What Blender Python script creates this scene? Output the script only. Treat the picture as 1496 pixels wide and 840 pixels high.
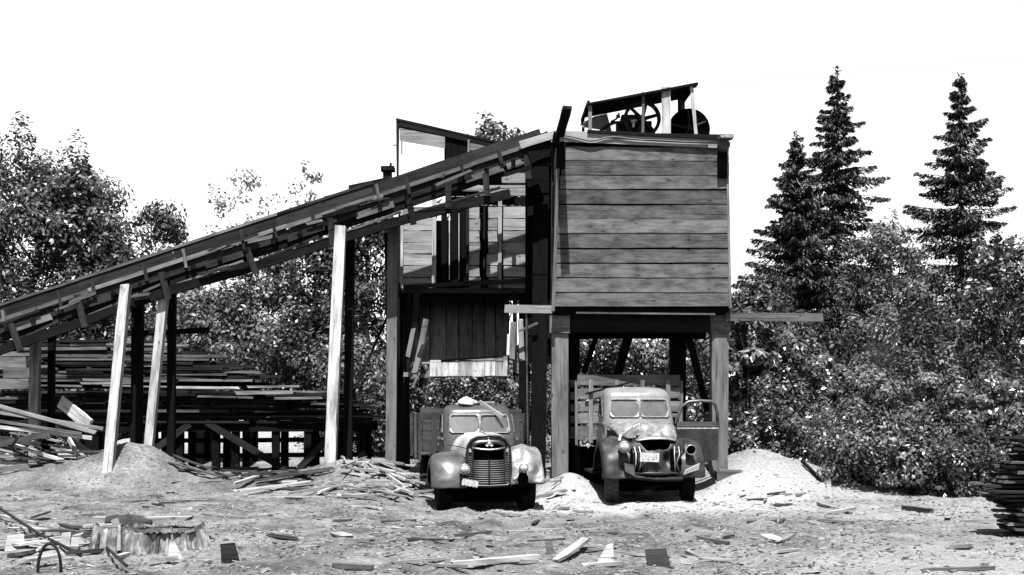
import bpy, math, random
import numpy as np
from mathutils import Vector, Matrix, Euler

# ------------------------------------------------------------------ scene, camera, sky, sun
for o in list(bpy.data.objects): bpy.data.objects.remove(o)
scene = bpy.context.scene
col = scene.collection
R = math.radians
F = 1800.0            # focal length in pixels of the 1496 px wide photograph
CAMZ = 1.9
HOR = 590.0           # row of the horizon
cam_data = bpy.data.cameras.new('camera')
cam_data.sensor_width = 36.0
cam_data.lens = F / 1496 * 36.0
cam_data.shift_y = (HOR - 420.0) / 1496.0
cam_data.clip_end = 3000
cam = bpy.data.objects.new('camera', cam_data); col.objects.link(cam)
cam.location = (0, 0, CAMZ); cam.rotation_euler = (R(90), 0, 0)
scene.camera = cam

SUN_EL, SUN_AZ = 66.0, 1.0       # azimuth: degrees to the left of straight behind the camera
world = bpy.data.worlds.new('World'); scene.world = world; world.use_nodes = True
wn = world.node_tree.nodes; wl = world.node_tree.links
bg = wn['Background']
sky = wn.new('ShaderNodeTexSky'); sky.sky_type = 'NISHITA'; sky.sun_disc = False
sky.sun_elevation = R(SUN_EL); sky.sun_rotation = R(180 + SUN_AZ)
sky.air_density = 1.0; sky.dust_density = 0.6; sky.ozone_density = 1.0
sep = wn.new('ShaderNodeSeparateColor')      # black-and-white film: one channel of the sky
wl.new(sky.outputs[0], sep.inputs[0]); wl.new(sep.outputs[2], bg.inputs[0])
bg.inputs[1].default_value = 0.05
sl = bpy.data.lights.new('sun', 'SUN'); sl.energy = 5.0; sl.angle = R(0.5); sl.color = (1, 1, 1)
sun = bpy.data.objects.new('sun', sl); col.objects.link(sun)
S = Vector((-math.sin(R(SUN_AZ)) * math.cos(R(SUN_EL)), -math.cos(R(SUN_AZ)) * math.cos(R(SUN_EL)), math.sin(R(SUN_EL))))
sun.rotation_euler = S.to_track_quat('Z', 'Y').to_euler(); sun.location = (0, 0, 40)
vs = scene.view_settings
vs.view_transform = 'Standard'; vs.look = 'None'; vs.gamma = 1.0; vs.use_curve_mapping = False
vs.exposure = 2.36

# ------------------------------------------------------------------ helpers
def P(px, py, D): return Vector(((px - 748) * D / F, D, CAMZ + (HOR - py) * D / F))

class MB:
    def __init__(s): s.v = []; s.f = []
    def add(s, vs_, fs):
        n = len(s.v); s.v += [tuple(v) for v in vs_]; s.f += [tuple(i + n for i in f) for f in fs]; return s
    def box(s, c, d, rot=None):
        M = rot.to_matrix() if rot is not None else None
        vs_ = []
        for sx in (-.5, .5):
            for sy in (-.5, .5):
                for sz in (-.5, .5):
                    p = Vector((sx * d[0], sy * d[1], sz * d[2]))
                    if M: p = M @ p
                    vs_.append(Vector(c) + p)
        return s.add(vs_, [(0, 1, 3, 2), (4, 6, 7, 5), (0, 4, 5, 1), (2, 3, 7, 6), (0, 2, 6, 4), (1, 5, 7, 3)])
    def tube(s, pts, rad, n=6, cap=True):
        pts = [Vector(p) for p in pts]
        if not hasattr(rad, '__len__'): rad = [rad] * len(pts)
        vs_ = []; fs = []; prev = None
        for i, p in enumerate(pts):
            t = (pts[min(i + 1, len(pts) - 1)] - pts[max(i - 1, 0)])
            t = t.normalized() if t.length > 1e-9 else Vector((0, 0, 1))
            if prev is None: u = t.orthogonal().normalized()
            else:
                u = prev - t * prev.dot(t)
                u = u.normalized() if u.length > 1e-6 else t.orthogonal().normalized()
            prev = u; w = t.cross(u)
            for k in range(n):
                a = 2 * math.pi * k / n
                vs_.append(p + (u * math.cos(a) + w * math.sin(a)) * rad[i])
        for i in range(len(pts) - 1):
            for k in range(n):
                k2 = (k + 1) % n
                fs.append((i * n + k, i * n + k2, (i + 1) * n + k2, (i + 1) * n + k))
        if cap:
            fs.append(tuple(reversed(range(n)))); fs.append(tuple((len(pts) - 1) * n + k for k in range(n)))
        return s.add(vs_, fs)
    def grid(s, rows, closed=False, skip=None):
        n = len(rows[0]); vs_ = [p for r in rows for p in r]; fs = []
        for i in range(len(rows) - 1):
            for k in range(n if closed else n - 1):
                if skip and skip(i, k): continue
                k2 = (k + 1) % n
                fs.append((i * n + k, i * n + k2, (i + 1) * n + k2, (i + 1) * n + k))
        return s.add(vs_, fs)
    def lathe(s, prof, n=20, M=None):      # prof: (radius, axial) about local Y
        rows = []
        for r, y in prof:
            rows.append([Vector((r * math.cos(2 * math.pi * k / n), y, r * math.sin(2 * math.pi * k / n))) for k in range(n)])
        if M: rows = [[M @ p for p in r] for r in rows]
        return s.grid(rows, closed=True)
    def mesh(s, name, smooth=False):
        m = bpy.data.meshes.new(name); m.from_pydata(s.v, [], s.f); m.validate()
        if smooth: m.shade_smooth()
        return m

def put(name, mesh, mat, parent=None, M=None, smooth=False):
    if isinstance(mesh, MB): mesh = mesh.mesh(name, smooth)
    if mat is not None and len(mesh.materials) == 0: mesh.materials.append(mat)
    o = bpy.data.objects.new(name, mesh); col.objects.link(o)
    if parent is not None: o.parent = parent
    if M is not None: o.matrix_basis = (WM[parent.name].inverted() @ M) if parent is not None else M
    elif parent is not None: o.matrix_basis = WM[parent.name].inverted()
    WM[o.name] = M if M is not None else Matrix.Identity(4)
    return o
WM = {}
def loc(name, mesh, mat, parent, smooth=False, sub=0, solid=0, M=None):    # mesh given in the parent's own frame
    if isinstance(mesh, MB): mesh = mesh.mesh(name, smooth)
    if mat is not None and len(mesh.materials) == 0: mesh.materials.append(mat)
    o = bpy.data.objects.new(name, mesh); col.objects.link(o); o.parent = parent
    if M is not None: o.matrix_basis = M
    WM[o.name] = WM[parent.name] @ (M if M is not None else Matrix.Identity(4))
    if solid:
        m = o.modifiers.new('solid', 'SOLIDIFY'); m.thickness = solid; m.offset = -1
    if sub:
        m = o.modifiers.new('sub', 'SUBSURF'); m.levels = sub; m.render_levels = sub
    return o
def tag(o, label=None, cat=None, group=None, kind=None):
    if label: o['label'] = label
    if cat: o['category'] = cat
    if group: o['group'] = group
    if kind: o['kind'] = kind
    return o
def thing(name, label, cat, at=(0, 0, 0), rz=0, group=None, rx=0, ry=0):
    o = bpy.data.objects.new(name, None); col.objects.link(o); o.empty_display_size = .2
    o.location = at; o.rotation_euler = (rx, ry, rz)
    WM[o.name] = Matrix.Translation(Vector(at)) @ Euler((rx, ry, rz)).to_matrix().to_4x4()
    return tag(o, label, cat, group)

rnd = random.Random(7)
def beam(name, a, b, w, h, mat, parent=None, up=(0, 0, 1), warp=.006, rag=.012, seg=4, taper=0.0):
    """timber from a to b; h along 'up', w across; its own local frame so grain follows its length"""
    a = Vector(a); b = Vector(b); X = b - a; L = X.length; X.normalize()
    Z = Vector(up); Z = Z - X * Z.dot(X)
    if Z.length < 1e-4: Z = X.orthogonal()
    Z.normalize(); Y = Z.cross(X)
    M = Matrix(((X.x, Y.x, Z.x, (a.x + b.x) / 2), (X.y, Y.y, Z.y, (a.y + b.y) / 2), (X.z, Y.z, Z.z, (a.z + b.z) / 2), (0, 0, 0, 1)))
    wy = rnd.uniform(-warp, warp) * L; wz = rnd.uniform(-warp, warp) * L * .6
    vs_ = []; fs = []
    tw = [1.0] * (seg + 1); ts = [0.0] * (seg + 1)
    if taper:                                 # splintered ends
        tw[0] = rnd.uniform(1 - taper, 1); tw[-1] = rnd.uniform(1 - taper, 1); tw[1] = rnd.uniform(1 - taper * .4, 1); tw[-2] = rnd.uniform(1 - taper * .4, 1)
        ts = [rnd.uniform(-.5, .5) * (1 - q) for q in tw]
    for i in range(seg + 1):
        t = i / seg; k = 4 * t * (1 - t)
        for (sy, sz) in ((-1, -1), (1, -1), (1, 1), (-1, 1)):
            e = rnd.uniform(-rag, rag) if i in (0, seg) else 0
            j = 1 + rnd.uniform(-.05, .05)
            vs_.append(((t - .5) * L + e, (sy * tw[i] + ts[i]) * w / 2 * j + wy * k, sz * h / 2 * j + wz * k))
    for i in range(seg):
        for k in range(4):
            k2 = (k + 1) % 4
            fs.append((i * 4 + k, i * 4 + k2, (i + 1) * 4 + k2, (i + 1) * 4 + k))
    fs.append((3, 2, 1, 0)); fs.append(tuple(seg * 4 + k for k in range(4)))
    m = bpy.data.meshes.new(name); m.from_pydata(vs_, [], fs)
    m.materials.append(mat)
    return put(name, m, None, parent, M)

# ------------------------------------------------------------------ materials (grey: the place as black-and-white film shows it)
K = .28                               # one scale for all diffuse tones, set with the exposure
def newmat(name):
    m = bpy.data.materials.new(name); m.use_nodes = True
    nt = m.node_tree; b = nt.nodes['Principled BSDF']
    return m, nt, b
def N(nt, t, **kw):
    n = nt.nodes.new(t)
    for k, v in kw.items():
        if k in n.inputs: n.inputs[k].default_value = v
        else: setattr(n, k, v)
    return n
def ramp(nt, pts):
    r = nt.nodes.new('ShaderNodeValToRGB'); e = r.color_ramp.elements
    while len(e) < len(pts): e.new(.5)
    for i, (p, v) in enumerate(pts):
        e[i].position = p; e[i].color = (v, v, v, 1)
    return r
def math_(nt, op, a, b=None, clamp=False):
    n = nt.nodes.new('ShaderNodeMath'); n.operation = op; n.use_clamp = clamp
    for i, x in enumerate((a, b)):
        if x is None: continue
        if isinstance(x, (int, float)): n.inputs[i].default_value = x
        else: nt.links.new(x, n.inputs[i])
    return n.outputs[0]

def wood(name, base, var=.35, stain=.5, knots=True, rough=.9, bump=.5, spec=.04, tone=.6, gl=.9, sl=(.9, 5.0)):
    m, nt, b = newmat(name); L = nt.links
    tc = N(nt, 'ShaderNodeTexCoord'); oi = N(nt, 'ShaderNodeObjectInfo')
    off = nt.nodes.new('ShaderNodeVectorMath'); off.operation = 'ADD'
    mul = math_(nt, 'MULTIPLY', oi.outputs['Random'], 83.0)
    cmb = N(nt, 'ShaderNodeCombineXYZ'); L.new(mul, cmb.inputs[0]); L.new(mul, cmb.inputs[1])
    L.new(tc.outputs['Object'], off.inputs[0]); L.new(cmb.outputs[0], off.inputs[1])
    mp = N(nt, 'ShaderNodeMapping'); mp.inputs['Scale'].default_value = (gl, 34, 34); L.new(off.outputs[0], mp.inputs[0])
    g = N(nt, 'ShaderNodeTexNoise', Scale=1.6, Detail=8.0, Roughness=.7, Distortion=.5); L.new(mp.outputs[0], g.inputs['Vector'])
    gr = ramp(nt, [(.25, 1 - var), (.5, 1.0), (.78, 1 + var * .9)]); L.new(g.outputs[0], gr.inputs[0])
    mp2 = N(nt, 'ShaderNodeMapping'); mp2.inputs['Scale'].default_value = (sl[0], sl[1], sl[1]); L.new(off.outputs[0], mp2.inputs[0])
    s = N(nt, 'ShaderNodeTexNoise', Scale=1.5, Detail=5.0, Roughness=.6); L.new(mp2.outputs[0], s.inputs['Vector'])
    sr = ramp(nt, [(.3, 1 - stain), (.55, 1.0), (.75, 1 + stain * .5)]); L.new(s.outputs[0], sr.inputs[0])
    v = math_(nt, 'MULTIPLY', gr.outputs[0], sr.outputs[0])
    rr = math_(nt, 'ADD', math_(nt, 'MULTIPLY', oi.outputs['Random'], tone), 1 - tone / 2)
    v = math_(nt, 'MULTIPLY', v, rr)
    mpc = N(nt, 'ShaderNodeMapping'); mpc.inputs['Scale'].default_value = (.45, 42, 42); L.new(off.outputs[0], mpc.inputs[0])
    ck = N(nt, 'ShaderNodeTexNoise', Scale=1.3, Detail=3.0, Roughness=.5); L.new(mpc.outputs[0], ck.inputs['Vector'])
    cr = ramp(nt, [(.33, .25), (.37, 1.0)]); L.new(ck.outputs[0], cr.inputs[0])      # drying checks along the grain
    v = math_(nt, 'MULTIPLY', v, cr.outputs[0])
    if knots:
        mp3 = N(nt, 'ShaderNodeMapping'); mp3.inputs['Scale'].default_value = (2.2, 5, 5); L.new(off.outputs[0], mp3.inputs[0])
        vo = N(nt, 'ShaderNodeTexVoronoi', Scale=1.0); L.new(mp3.outputs[0], vo.inputs['Vector'])
        kr = ramp(nt, [(.06, .35), (.14, 1.0)]); L.new(vo.outputs[0], kr.inputs[0])
        v = math_(nt, 'MULTIPLY', v, kr.outputs[0])
    v = math_(nt, 'MULTIPLY', v, base * K)
    v = math_(nt, 'MINIMUM', v, .8)
    L.new(v, b.inputs['Base Color'])
    b.inputs['Roughness'].default_value = rough; b.inputs['Specular IOR Level'].default_value = spec
    bp = N(nt, 'ShaderNodeBump', Strength=bump, Distance=.012); L.new(g.outputs[0], bp.inputs['Height']); L.new(bp.outputs[0], b.inputs['Normal'])
    return m

def paint(name, base, rust=.5, rough=.4, metallic=0.0, scale=4.0, dust=.25, spec=.5):
    m, nt, b = newmat(name); L = nt.links
    tc = N(nt, 'ShaderNodeTexCoord')
    n1 = N(nt, 'ShaderNodeTexNoise', Scale=scale, Detail=8.0, Roughness=.65); L.new(tc.outputs['Object'], n1.inputs['Vector'])
    n2 = N(nt, 'ShaderNodeTexNoise', Scale=scale * 6, Detail=5.0, Roughness=.6); L.new(tc.outputs['Object'], n2.inputs['Vector'])
    r1 = ramp(nt, [(.35, 1 - rust), (.5, 1.0), (.68, 1 + rust)]); L.new(n1.outputs[0], r1.inputs[0])
    r2 = ramp(nt, [(.35, 1 - dust), (.65, 1 + dust)]); L.new(n2.outputs[0], r2.inputs[0])
    v = math_(nt, 'MULTIPLY', math_(nt, 'MULTIPLY', r1.outputs[0], r2.outputs[0]), base * K)
    L.new(math_(nt, 'MINIMUM', v, .8), b.inputs['Base Color'])
    rr = ramp(nt, [(.3, rough * .75), (.7, min(1, rough * 1.5))]); L.new(n1.outputs[0], rr.inputs[0]); L.new(rr.outputs[0], b.inputs['Roughness'])
    b.inputs['Metallic'].default_value = metallic; b.inputs['Specular IOR Level'].default_value = spec
    n5 = N(nt, 'ShaderNodeTexNoise', Scale=2.6, Detail=2.0); L.new(tc.outputs['Object'], n5.inputs['Vector'])
    bp = N(nt, 'ShaderNodeBump', Strength=.18, Distance=.05); L.new(math_(nt, 'ADD', n5.outputs[0], math_(nt, 'MULTIPLY', n2.outputs[0], .12)), bp.inputs['Height']); L.new(bp.outputs[0], b.inputs['Normal'])
    return m

def leafmat(name, base, rough=.42, spec=.5, trans=.28):
    m, nt, b = newmat(name); L = nt.links
    at = N(nt, 'ShaderNodeAttribute'); at.attribute_name = 'tone'
    v = math_(nt, 'MULTIPLY', at.outputs['Fac'], base * K)
    L.new(v, b.inputs['Base Color']); b.inputs['Roughness'].default_value = rough; b.inputs['Specular IOR Level'].default_value = spec
    if trans:
        tr = N(nt, 'ShaderNodeBsdfTranslucent'); L.new(v, tr.inputs[0])
        mx = N(nt, 'ShaderNodeMixShader'); mx.inputs[0].default_value = trans
        L.new(b.outputs[0], mx.inputs[1]); L.new(tr.outputs[0], mx.inputs[2])
        L.new(mx.outputs[0], nt.nodes['Material Output'].inputs[0])
    return m

W_BIN = wood('bin_boards', .19, .6, .6, tone=.6, gl=2.2, sl=(1.7, 4.0))
W_SHED = wood('shed_boards', .44, .3, .45)
W_PALE = wood('pale_timber', .66, .3, .65)
W_POST = wood('post_timber', .24, .35, .5)
W_MID = wood('conveyor_timber', .042, .45, .6)
W_RAIL = wood('worn_rail', .22, .4, .6)
W_DARK = wood('dark_timber', .016, .5, .6, knots=False)
W_BLACK = wood('near_black_boards', .007, .5, .5, knots=False)  # near-black boards; recess shade is put into this colour too
W_PILE = wood('pile_boards', .11, .55, .7)
W_PILED = wood('old_pile_boards', .03, .5, .6)
W_SCRAP = wood('scrap_wood', .42, .4, .6)
W_SCRAPD = wood('dark_scrap_wood', .10, .5, .6)
W_BED1 = wood('old_bed_boards', .10, .45, .6)
W_BED = wood('truck_bed_boards', .26, .4, .6)
BARK = wood('bark', .06, .6, .5, knots=False, bump=1.0)
IRON = paint('black_iron', .008, .5, .6, spec=.15)
IRONG = paint('grey_iron', .09, .5, .55)
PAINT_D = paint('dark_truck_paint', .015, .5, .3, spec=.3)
PAINT_F = paint('weathered_fender_paint', .085, .35, .36, scale=2.5, spec=.3, dust=.2)
PAINT_C = paint('faded_cab_paint', .08, .22, .3, scale=2.0, spec=.3, dust=.12)
PAINT_C2 = paint('faded_green_cab_paint', .27, .2, .34, scale=2.0, spec=.25, dust=.12)
PAINT_W = paint('chalky_fender_paint', .24, .4, .4, scale=3.5, spec=.5)
PAINT_2 = paint('olive_truck_paint', .035, .3, .45, scale=4, spec=.2, dust=.4)
CHROME = paint('worn_chrome', .8, .4, .45, metallic=.8)
RUBBER = paint('rubber', .008, .4, .9, scale=9, spec=.05)
RUBBERD = paint('dusty_rubber', .06, .5, .85, scale=9)
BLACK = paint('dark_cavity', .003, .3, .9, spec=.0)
WHITE = paint('white_enamel', .7, .15, .45)
ROPE = paint('hose_rubber', .07, .4, .7)
CLOTH = paint('pale_rag', .6, .3, .9)
def glassmat(name, tint, rough=.12, spec=.9, alpha=.35):
    m, nt, b = newmat(name); L = nt.links
    b.inputs['Base Color'].default_value = (tint, tint, tint, 1); b.inputs['Specular IOR Level'].default_value = spec
    tc = N(nt, 'ShaderNodeTexCoord')
    n1 = N(nt, 'ShaderNodeTexNoise', Scale=5.0, Detail=6.0); L.new(tc.outputs['Object'], n1.inputs['Vector'])
    r1 = ramp(nt, [(.35, tint * .8), (.7, tint * 1.25)]); L.new(n1.outputs[0], r1.inputs[0]); L.new(r1.outputs[0], b.inputs['Base Color'])
    b.inputs['Roughness'].default_value = rough
    tr = N(nt, 'ShaderNodeBsdfTransparent'); mx = N(nt, 'ShaderNodeMixShader'); mx.inputs[0].default_value = alpha
    L.new(b.outputs[0], mx.inputs[1]); L.new(tr.outputs[0], mx.inputs[2]); L.new(mx.outputs[0], nt.nodes['Material Output'].inputs[0])
    return m
GLASS = glassmat('dusty_windshield', .05)
GLASSD = glassmat('side_window_glass', .03, alpha=.4)
LENS = glassmat('headlamp_lens', .2, rough=.15, alpha=0.05)
LEAF_A = leafmat('maple_leaves', .12, spec=.3)
LEAF_B = leafmat('overlit_leaves', .45, rough=.4)  # lightened leaf tone; overexposed light is put into the colour
LEAF_C = leafmat('glossy_bush_leaves', .19, rough=.36, spec=.5)
LEAF_D = leafmat('dull_bush_leaves', .20, rough=.5, spec=.25)
LEAF_S = leafmat('dark_leaves', .07, rough=.5, spec=.2)  # darker leaf tone for the back trees and far woods
NEEDLE = leafmat('spruce_needles', .07, rough=.6, spec=.3, trans=.05)
GRASS = leafmat('weed_blades', .12, rough=.5)

# ------------------------------------------------------------------ terrain
_lat = np.random.RandomState(3).rand(64, 64)
def vnoise(x, y):
    xi = np.floor(x).astype(int); yi = np.floor(y).astype(int); fx = x - xi; fy = y - yi
    fx = fx * fx * (3 - 2 * fx); fy = fy * fy * (3 - 2 * fy)
    a = _lat[xi % 64, yi % 64]; b = _lat[(xi + 1) % 64, yi % 64]; c = _lat[xi % 64, (yi + 1) % 64]; d = _lat[(xi + 1) % 64, (yi + 1) % 64]
    return (a * (1 - fx) + b * fx) * (1 - fy) + (c * (1 - fx) + d * fx) * fy - .5
MOUNDS = [(-8.30, 27.15, .75, .8, .55), (-9.6, 27.4, 1.9, .9, .42), (-3.25, 26.6, .95, .8, .55), (-5.2, 26.6, 1.1, .8, .22),
          (-2.2, 25.4, .6, .7, .22), (1.2, 25.2, .42, .8, .42), (4.95, 26.4, .72, 1.2, .66), (6.1, 26.0, .85, 1.1, .36), (7.2, 25.5, .9, .9, .16), (9.3, 22.4, 1.3, .7, .26),
          (-5.5, 38.5, 3.5, 1.6, 1.05), (-9, 39, 3, 1.6, 1.0), (-4.6, 16.6, 1.2, .8, .10), (2, 15.2, 1.8, .7, .07), (-1.2, 15.0, 2, .8, .05)]
def hgt(x, y):
    x = np.asarray(x, float); y = np.asarray(y, float)
    t = np.clip((y - 24) / 6, 0, 1); h = .22 * t * t * (3 - 2 * t)
    for cx, cy, sx, sy, a in MOUNDS: h = h + a * np.exp(-.5 * (((x - cx) / sx) ** 2 + ((y - cy) / sy) ** 2))
    for rx, rw in ((-1.15, .16), (.05, .16), (2.0, .17), (3.35, .17), (-.6, .2)):
        cx = rx + .012 * (23 - y) ** 2 * (1 if rx > 1 else -.5)
        h = h - .05 * np.exp(-.5 * ((x - cx) / rw) ** 2) * np.clip((23.5 - y) / 2, 0, 1) + .03 * np.exp(-.5 * ((x - cx - .32) / .14) ** 2) * np.clip((23.5 - y) / 2, 0, 1)
    near = np.clip((60 - y) / 20, 0, 1)
    h = h + near * (.10 * vnoise(x * .7 + 5, y * .7) + .08 * vnoise(x * 2.1, y * 2.1 + 9) + .055 * vnoise(x * 5.3, y * 5.3) + .016 * vnoise(x * 13, y * 13))
    return h
def hz(x, y): return float(hgt(np.array([x]), np.array([y]))[0])
_GD = 8.0 + np.arange(2400) * .03
def G(px, py):
    """where the sight line through a pixel meets the terrain"""
    x = (px - 748) * _GD / F; z = CAMZ + (HOR - py) * _GD / F; h = hgt(x, _GD)
    i = int(np.argmax(z <= h)) if (z <= h).any() else len(_GD) - 1
    return Vector((x[i], _GD[i], h[i]))
def axis(lo, hi, d0, d1, step, far):
    a = list(np.arange(d0, d1 + 1e-6, step)); s = step; x = d1
    while x < hi: s = min(s * 1.35, far); x += s; a.append(x)
    s = step; x = d0; b = []
    while x > lo: s = min(s * 1.35, far); x -= s; b.append(x)
    return np.array(b[::-1] + a)
gx = axis(-900, 900, -13, 13, .075, 60); gy = axis(-60, 1500, 12.5, 30, .075, 60)
GX, GY = np.meshgrid(gx, gy); GZ = hgt(GX, GY)
nv = GX.size; nx = len(gx); ny = len(gy)
gm = bpy.data.meshes.new('ground')
gm.vertices.add(nv); gm.vertices.foreach_set('co', np.stack([GX, GY, GZ], -1).ravel().astype(np.float32))
ii = (np.arange(ny - 1)[:, None] * nx + np.arange(nx - 1)[None, :]).ravel()
quads = np.stack([ii, ii + 1, ii + 1 + nx, ii + nx], -1)
def fill_faces(m, faces):
    n, k = faces.shape
    m.loops.add(n * k); m.loops.foreach_set('vertex_index', faces.ravel().astype(np.int32))
    m.polygons.add(n); m.polygons.foreach_set('loop_start', (np.arange(n) * k).astype(np.int32)); m.update(calc_edges=True)
fill_faces(gm, quads)
PALE = [(1.25, 24.6, .7, 1.1, 1.0), (2.2, 23.0, 1.4, .8, .9), (4.2, 24.0, .9, .9, .85), (5.2, 26.0, 1.1, 1.3, .33), (0.2, 22.0, 1.6, .8, .45), (6.5, 24.6, 1.5, 1.0, .45),
        (4.5, 21.8, 3.0, .9, .38), (-2.9, 26.0, 1.0, 1.0, .40), (-8.3, 26.9, 1.2, 1.2, .10), (6.0, 14.4, 3.0, 1.7, .62), (8.5, 19.5, 2.5, 2.5, .42), (-4.8, 16.3, 1.5, 1.1, .42), (-6.8, 16.0, 1.2, 1.2, .4),
        (-5.5, 38, 5, 2.2, .7), (-10, 39, 4, 2, .6)]
pale = np.zeros_like(GX)
for cx, cy, sx, sy, a in PALE: pale += a * np.exp(-.5 * (((GX - cx) / sx) ** 2 + ((GY - cy) / sy) ** 2))
pale = np.clip(pale, 0, 1)
at_ = gm.attributes.new('sawdust', 'FLOAT', 'POINT'); at_.data.foreach_set('value', pale.ravel().astype(np.float32))
gm.shade_smooth()
m, nt, b = newmat('ground_dirt'); L = nt.links
tc = N(nt, 'ShaderNodeTexCoord'); at = N(nt, 'ShaderNodeAttribute'); at.attribute_name = 'sawdust'
n1 = N(nt, 'ShaderNodeTexNoise', Scale=.9, Detail=7.0, Roughness=.65); L.new(tc.outputs['Object'], n1.inputs['Vector'])
n2 = N(nt, 'ShaderNodeTexNoise', Scale=14.0, Detail=8.0, Roughness=.75); L.new(tc.outputs['Object'], n2.inputs['Vector'])
n3 = N(nt, 'ShaderNodeTexNoise', Scale=55.0, Detail=4.0, Roughness=.7); L.new(tc.outputs['Object'], n3.inputs['Vector'])
mpx = N(nt, 'ShaderNodeMapping'); mpx.inputs['Scale'].default_value = (3.0, 11, 11); mpx.inputs['Rotation'].default_value = (0, 0, .2); L.new(tc.outputs['Object'], mpx.inputs[0])
n4 = N(nt, 'ShaderNodeTexNoise', Scale=2.0, Detail=6.0, Roughness=.7); L.new(mpx.outputs[0], n4.inputs['Vector'])
r1 = ramp(nt, [(.34, .42), (.5, 1.0), (.66, 1.55)]); L.new(n1.outputs[0], r1.inputs[0])
r2 = ramp(nt, [(.32, .6), (.5, 1.0), (.68, 1.45)]); L.new(n2.outputs[0], r2.inputs[0])
r3 = ramp(nt, [(.3, .7), (.7, 1.3)]); L.new(n3.outputs[0], r3.inputs[0])
r4 = ramp(nt, [(.34, .55), (.48, 1.0), (.66, 1.1), (.72, 2.2)]); L.new(n4.outputs[0], r4.inputs[0])
dirt = math_(nt, 'MULTIPLY', math_(nt, 'MULTIPLY', r1.outputs[0], r2.outputs[0]), math_(nt, 'MULTIPLY', r3.outputs[0], r4.outputs[0]))
dirt = math_(nt, 'MULTIPLY', dirt, .25 * K)
saw = math_(nt, 'ADD', math_(nt, 'MULTIPLY', r2.outputs[0], .26 * K), math_(nt, 'MULTIPLY', r3.outputs[0], .28 * K))
edge = math_(nt, 'ADD', at.outputs['Fac'], math_(nt, 'MULTIPLY', math_(nt, 'SUBTRACT', n2.outputs[0], .5), .9))
er = ramp(nt, [(.15, 0), (.85, 1)]); L.new(edge, er.inputs[0])
mx = N(nt, 'ShaderNodeMix'); mx.data_type = 'FLOAT'
L.new(er.outputs[0], mx.inputs[0]); L.new(dirt, mx.inputs[2]); L.new(saw, mx.inputs[3])
L.new(math_(nt, 'MINIMUM', mx.outputs[0], .75), b.inputs['Base Color']); b.inputs['Roughness'].default_value = .95; b.inputs['Specular IOR Level'].default_value = .0
bp = N(nt, 'ShaderNodeBump', Strength=.9, Distance=.05)
hsum = math_(nt, 'ADD', n2.outputs[0], math_(nt, 'MULTIPLY', n3.outputs[0], .5))
L.new(hsum, bp.inputs['Height']); L.new(bp.outputs[0], b.inputs['Normal'])
gm.materials.append(m)
ground = put('ground', gm, None); tag(ground, kind='structure')
# ------------------------------------------------------------------ raised bin
BF = 25.4                                   # distance of the bin's front boards
binT = thing('raised_bin', 'big square plank-sided bin raised on heavy posts over the right truck', 'bin', (2.7, 27.2, 0.3))
zt, zb = 7.21, 3.90; nb = 11; bh = (zt - zb) / nb
def bx(px): return (px - 748) * BF / F
lefts = [821, 820, 818, 817, 816, 815, 815, 814, 811, 809, 809]
rights = [1050, 1050, 1061, 1062, 1063, 1064, 1065, 1065, 1066, 1066, 1067]
for i in range(nb):
    z = zt - (i + .5) * bh
    dz = rnd.uniform(-.012, .012)
    beam('plank', (bx(lefts[i]), BF + rnd.uniform(-.012, .006), z + dz), (bx(rights[i]), BF + rnd.uniform(-.012, .006), z + rnd.uniform(-.015, .015)), .05, bh - rnd.uniform(.018, .032), W_BIN, binT, warp=.0025, rag=.02, seg=6)
    for sx in (.93, 4.46):                  # side walls
        beam('plank', (sx, BF + .05, z), (sx, 29.2, z + rnd.uniform(-.01, .01)), .05, bh - .02, W_POST, binT, warp=.001)
    beam('plank', (.96, 29.2, z), (4.43, 29.2, z), .05, bh - .02, W_POST, binT, warp=.001)
for k in range(9):                          # floor boards of the bin
    y = BF + .25 + k * .42
    beam('floor_plank', (.9, y, 3.86), (4.5, y, 3.86), .38, .05, W_DARK, binT, up=(0, 0, 1))
# corner trims and studs
beam('corner_board', P(808, 455, BF - .04), P(815, 232, BF - .04), .05, .07, W_POST, binT, up=(1, 0, 0))
beam('corner_board', P(1067, 450, BF - .03), P(1062, 226, BF - .03), .05, .05, W_POST, binT, up=(1, 0, 0))
beam('jutting_beam', P(817, 200, BF - .02), P(829, 157, 24.0), .07, .18, W_DARK, binT, up=(1, 0, 0), seg=5)
beam('dark_corner_board', P(819, 246, BF - .05), P(820, 206, BF - .05), .05, .19, W_BLACK, binT, up=(1, 0, 0))  # dark board laid flat on the top left corner
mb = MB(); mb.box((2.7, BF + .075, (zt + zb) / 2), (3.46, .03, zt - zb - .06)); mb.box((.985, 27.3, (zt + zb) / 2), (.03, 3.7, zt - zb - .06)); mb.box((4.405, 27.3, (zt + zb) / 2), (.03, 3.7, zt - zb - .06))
put('black_backing', mb, BLACK, binT)  # black sheets added so the gaps between boards stay dark
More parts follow.
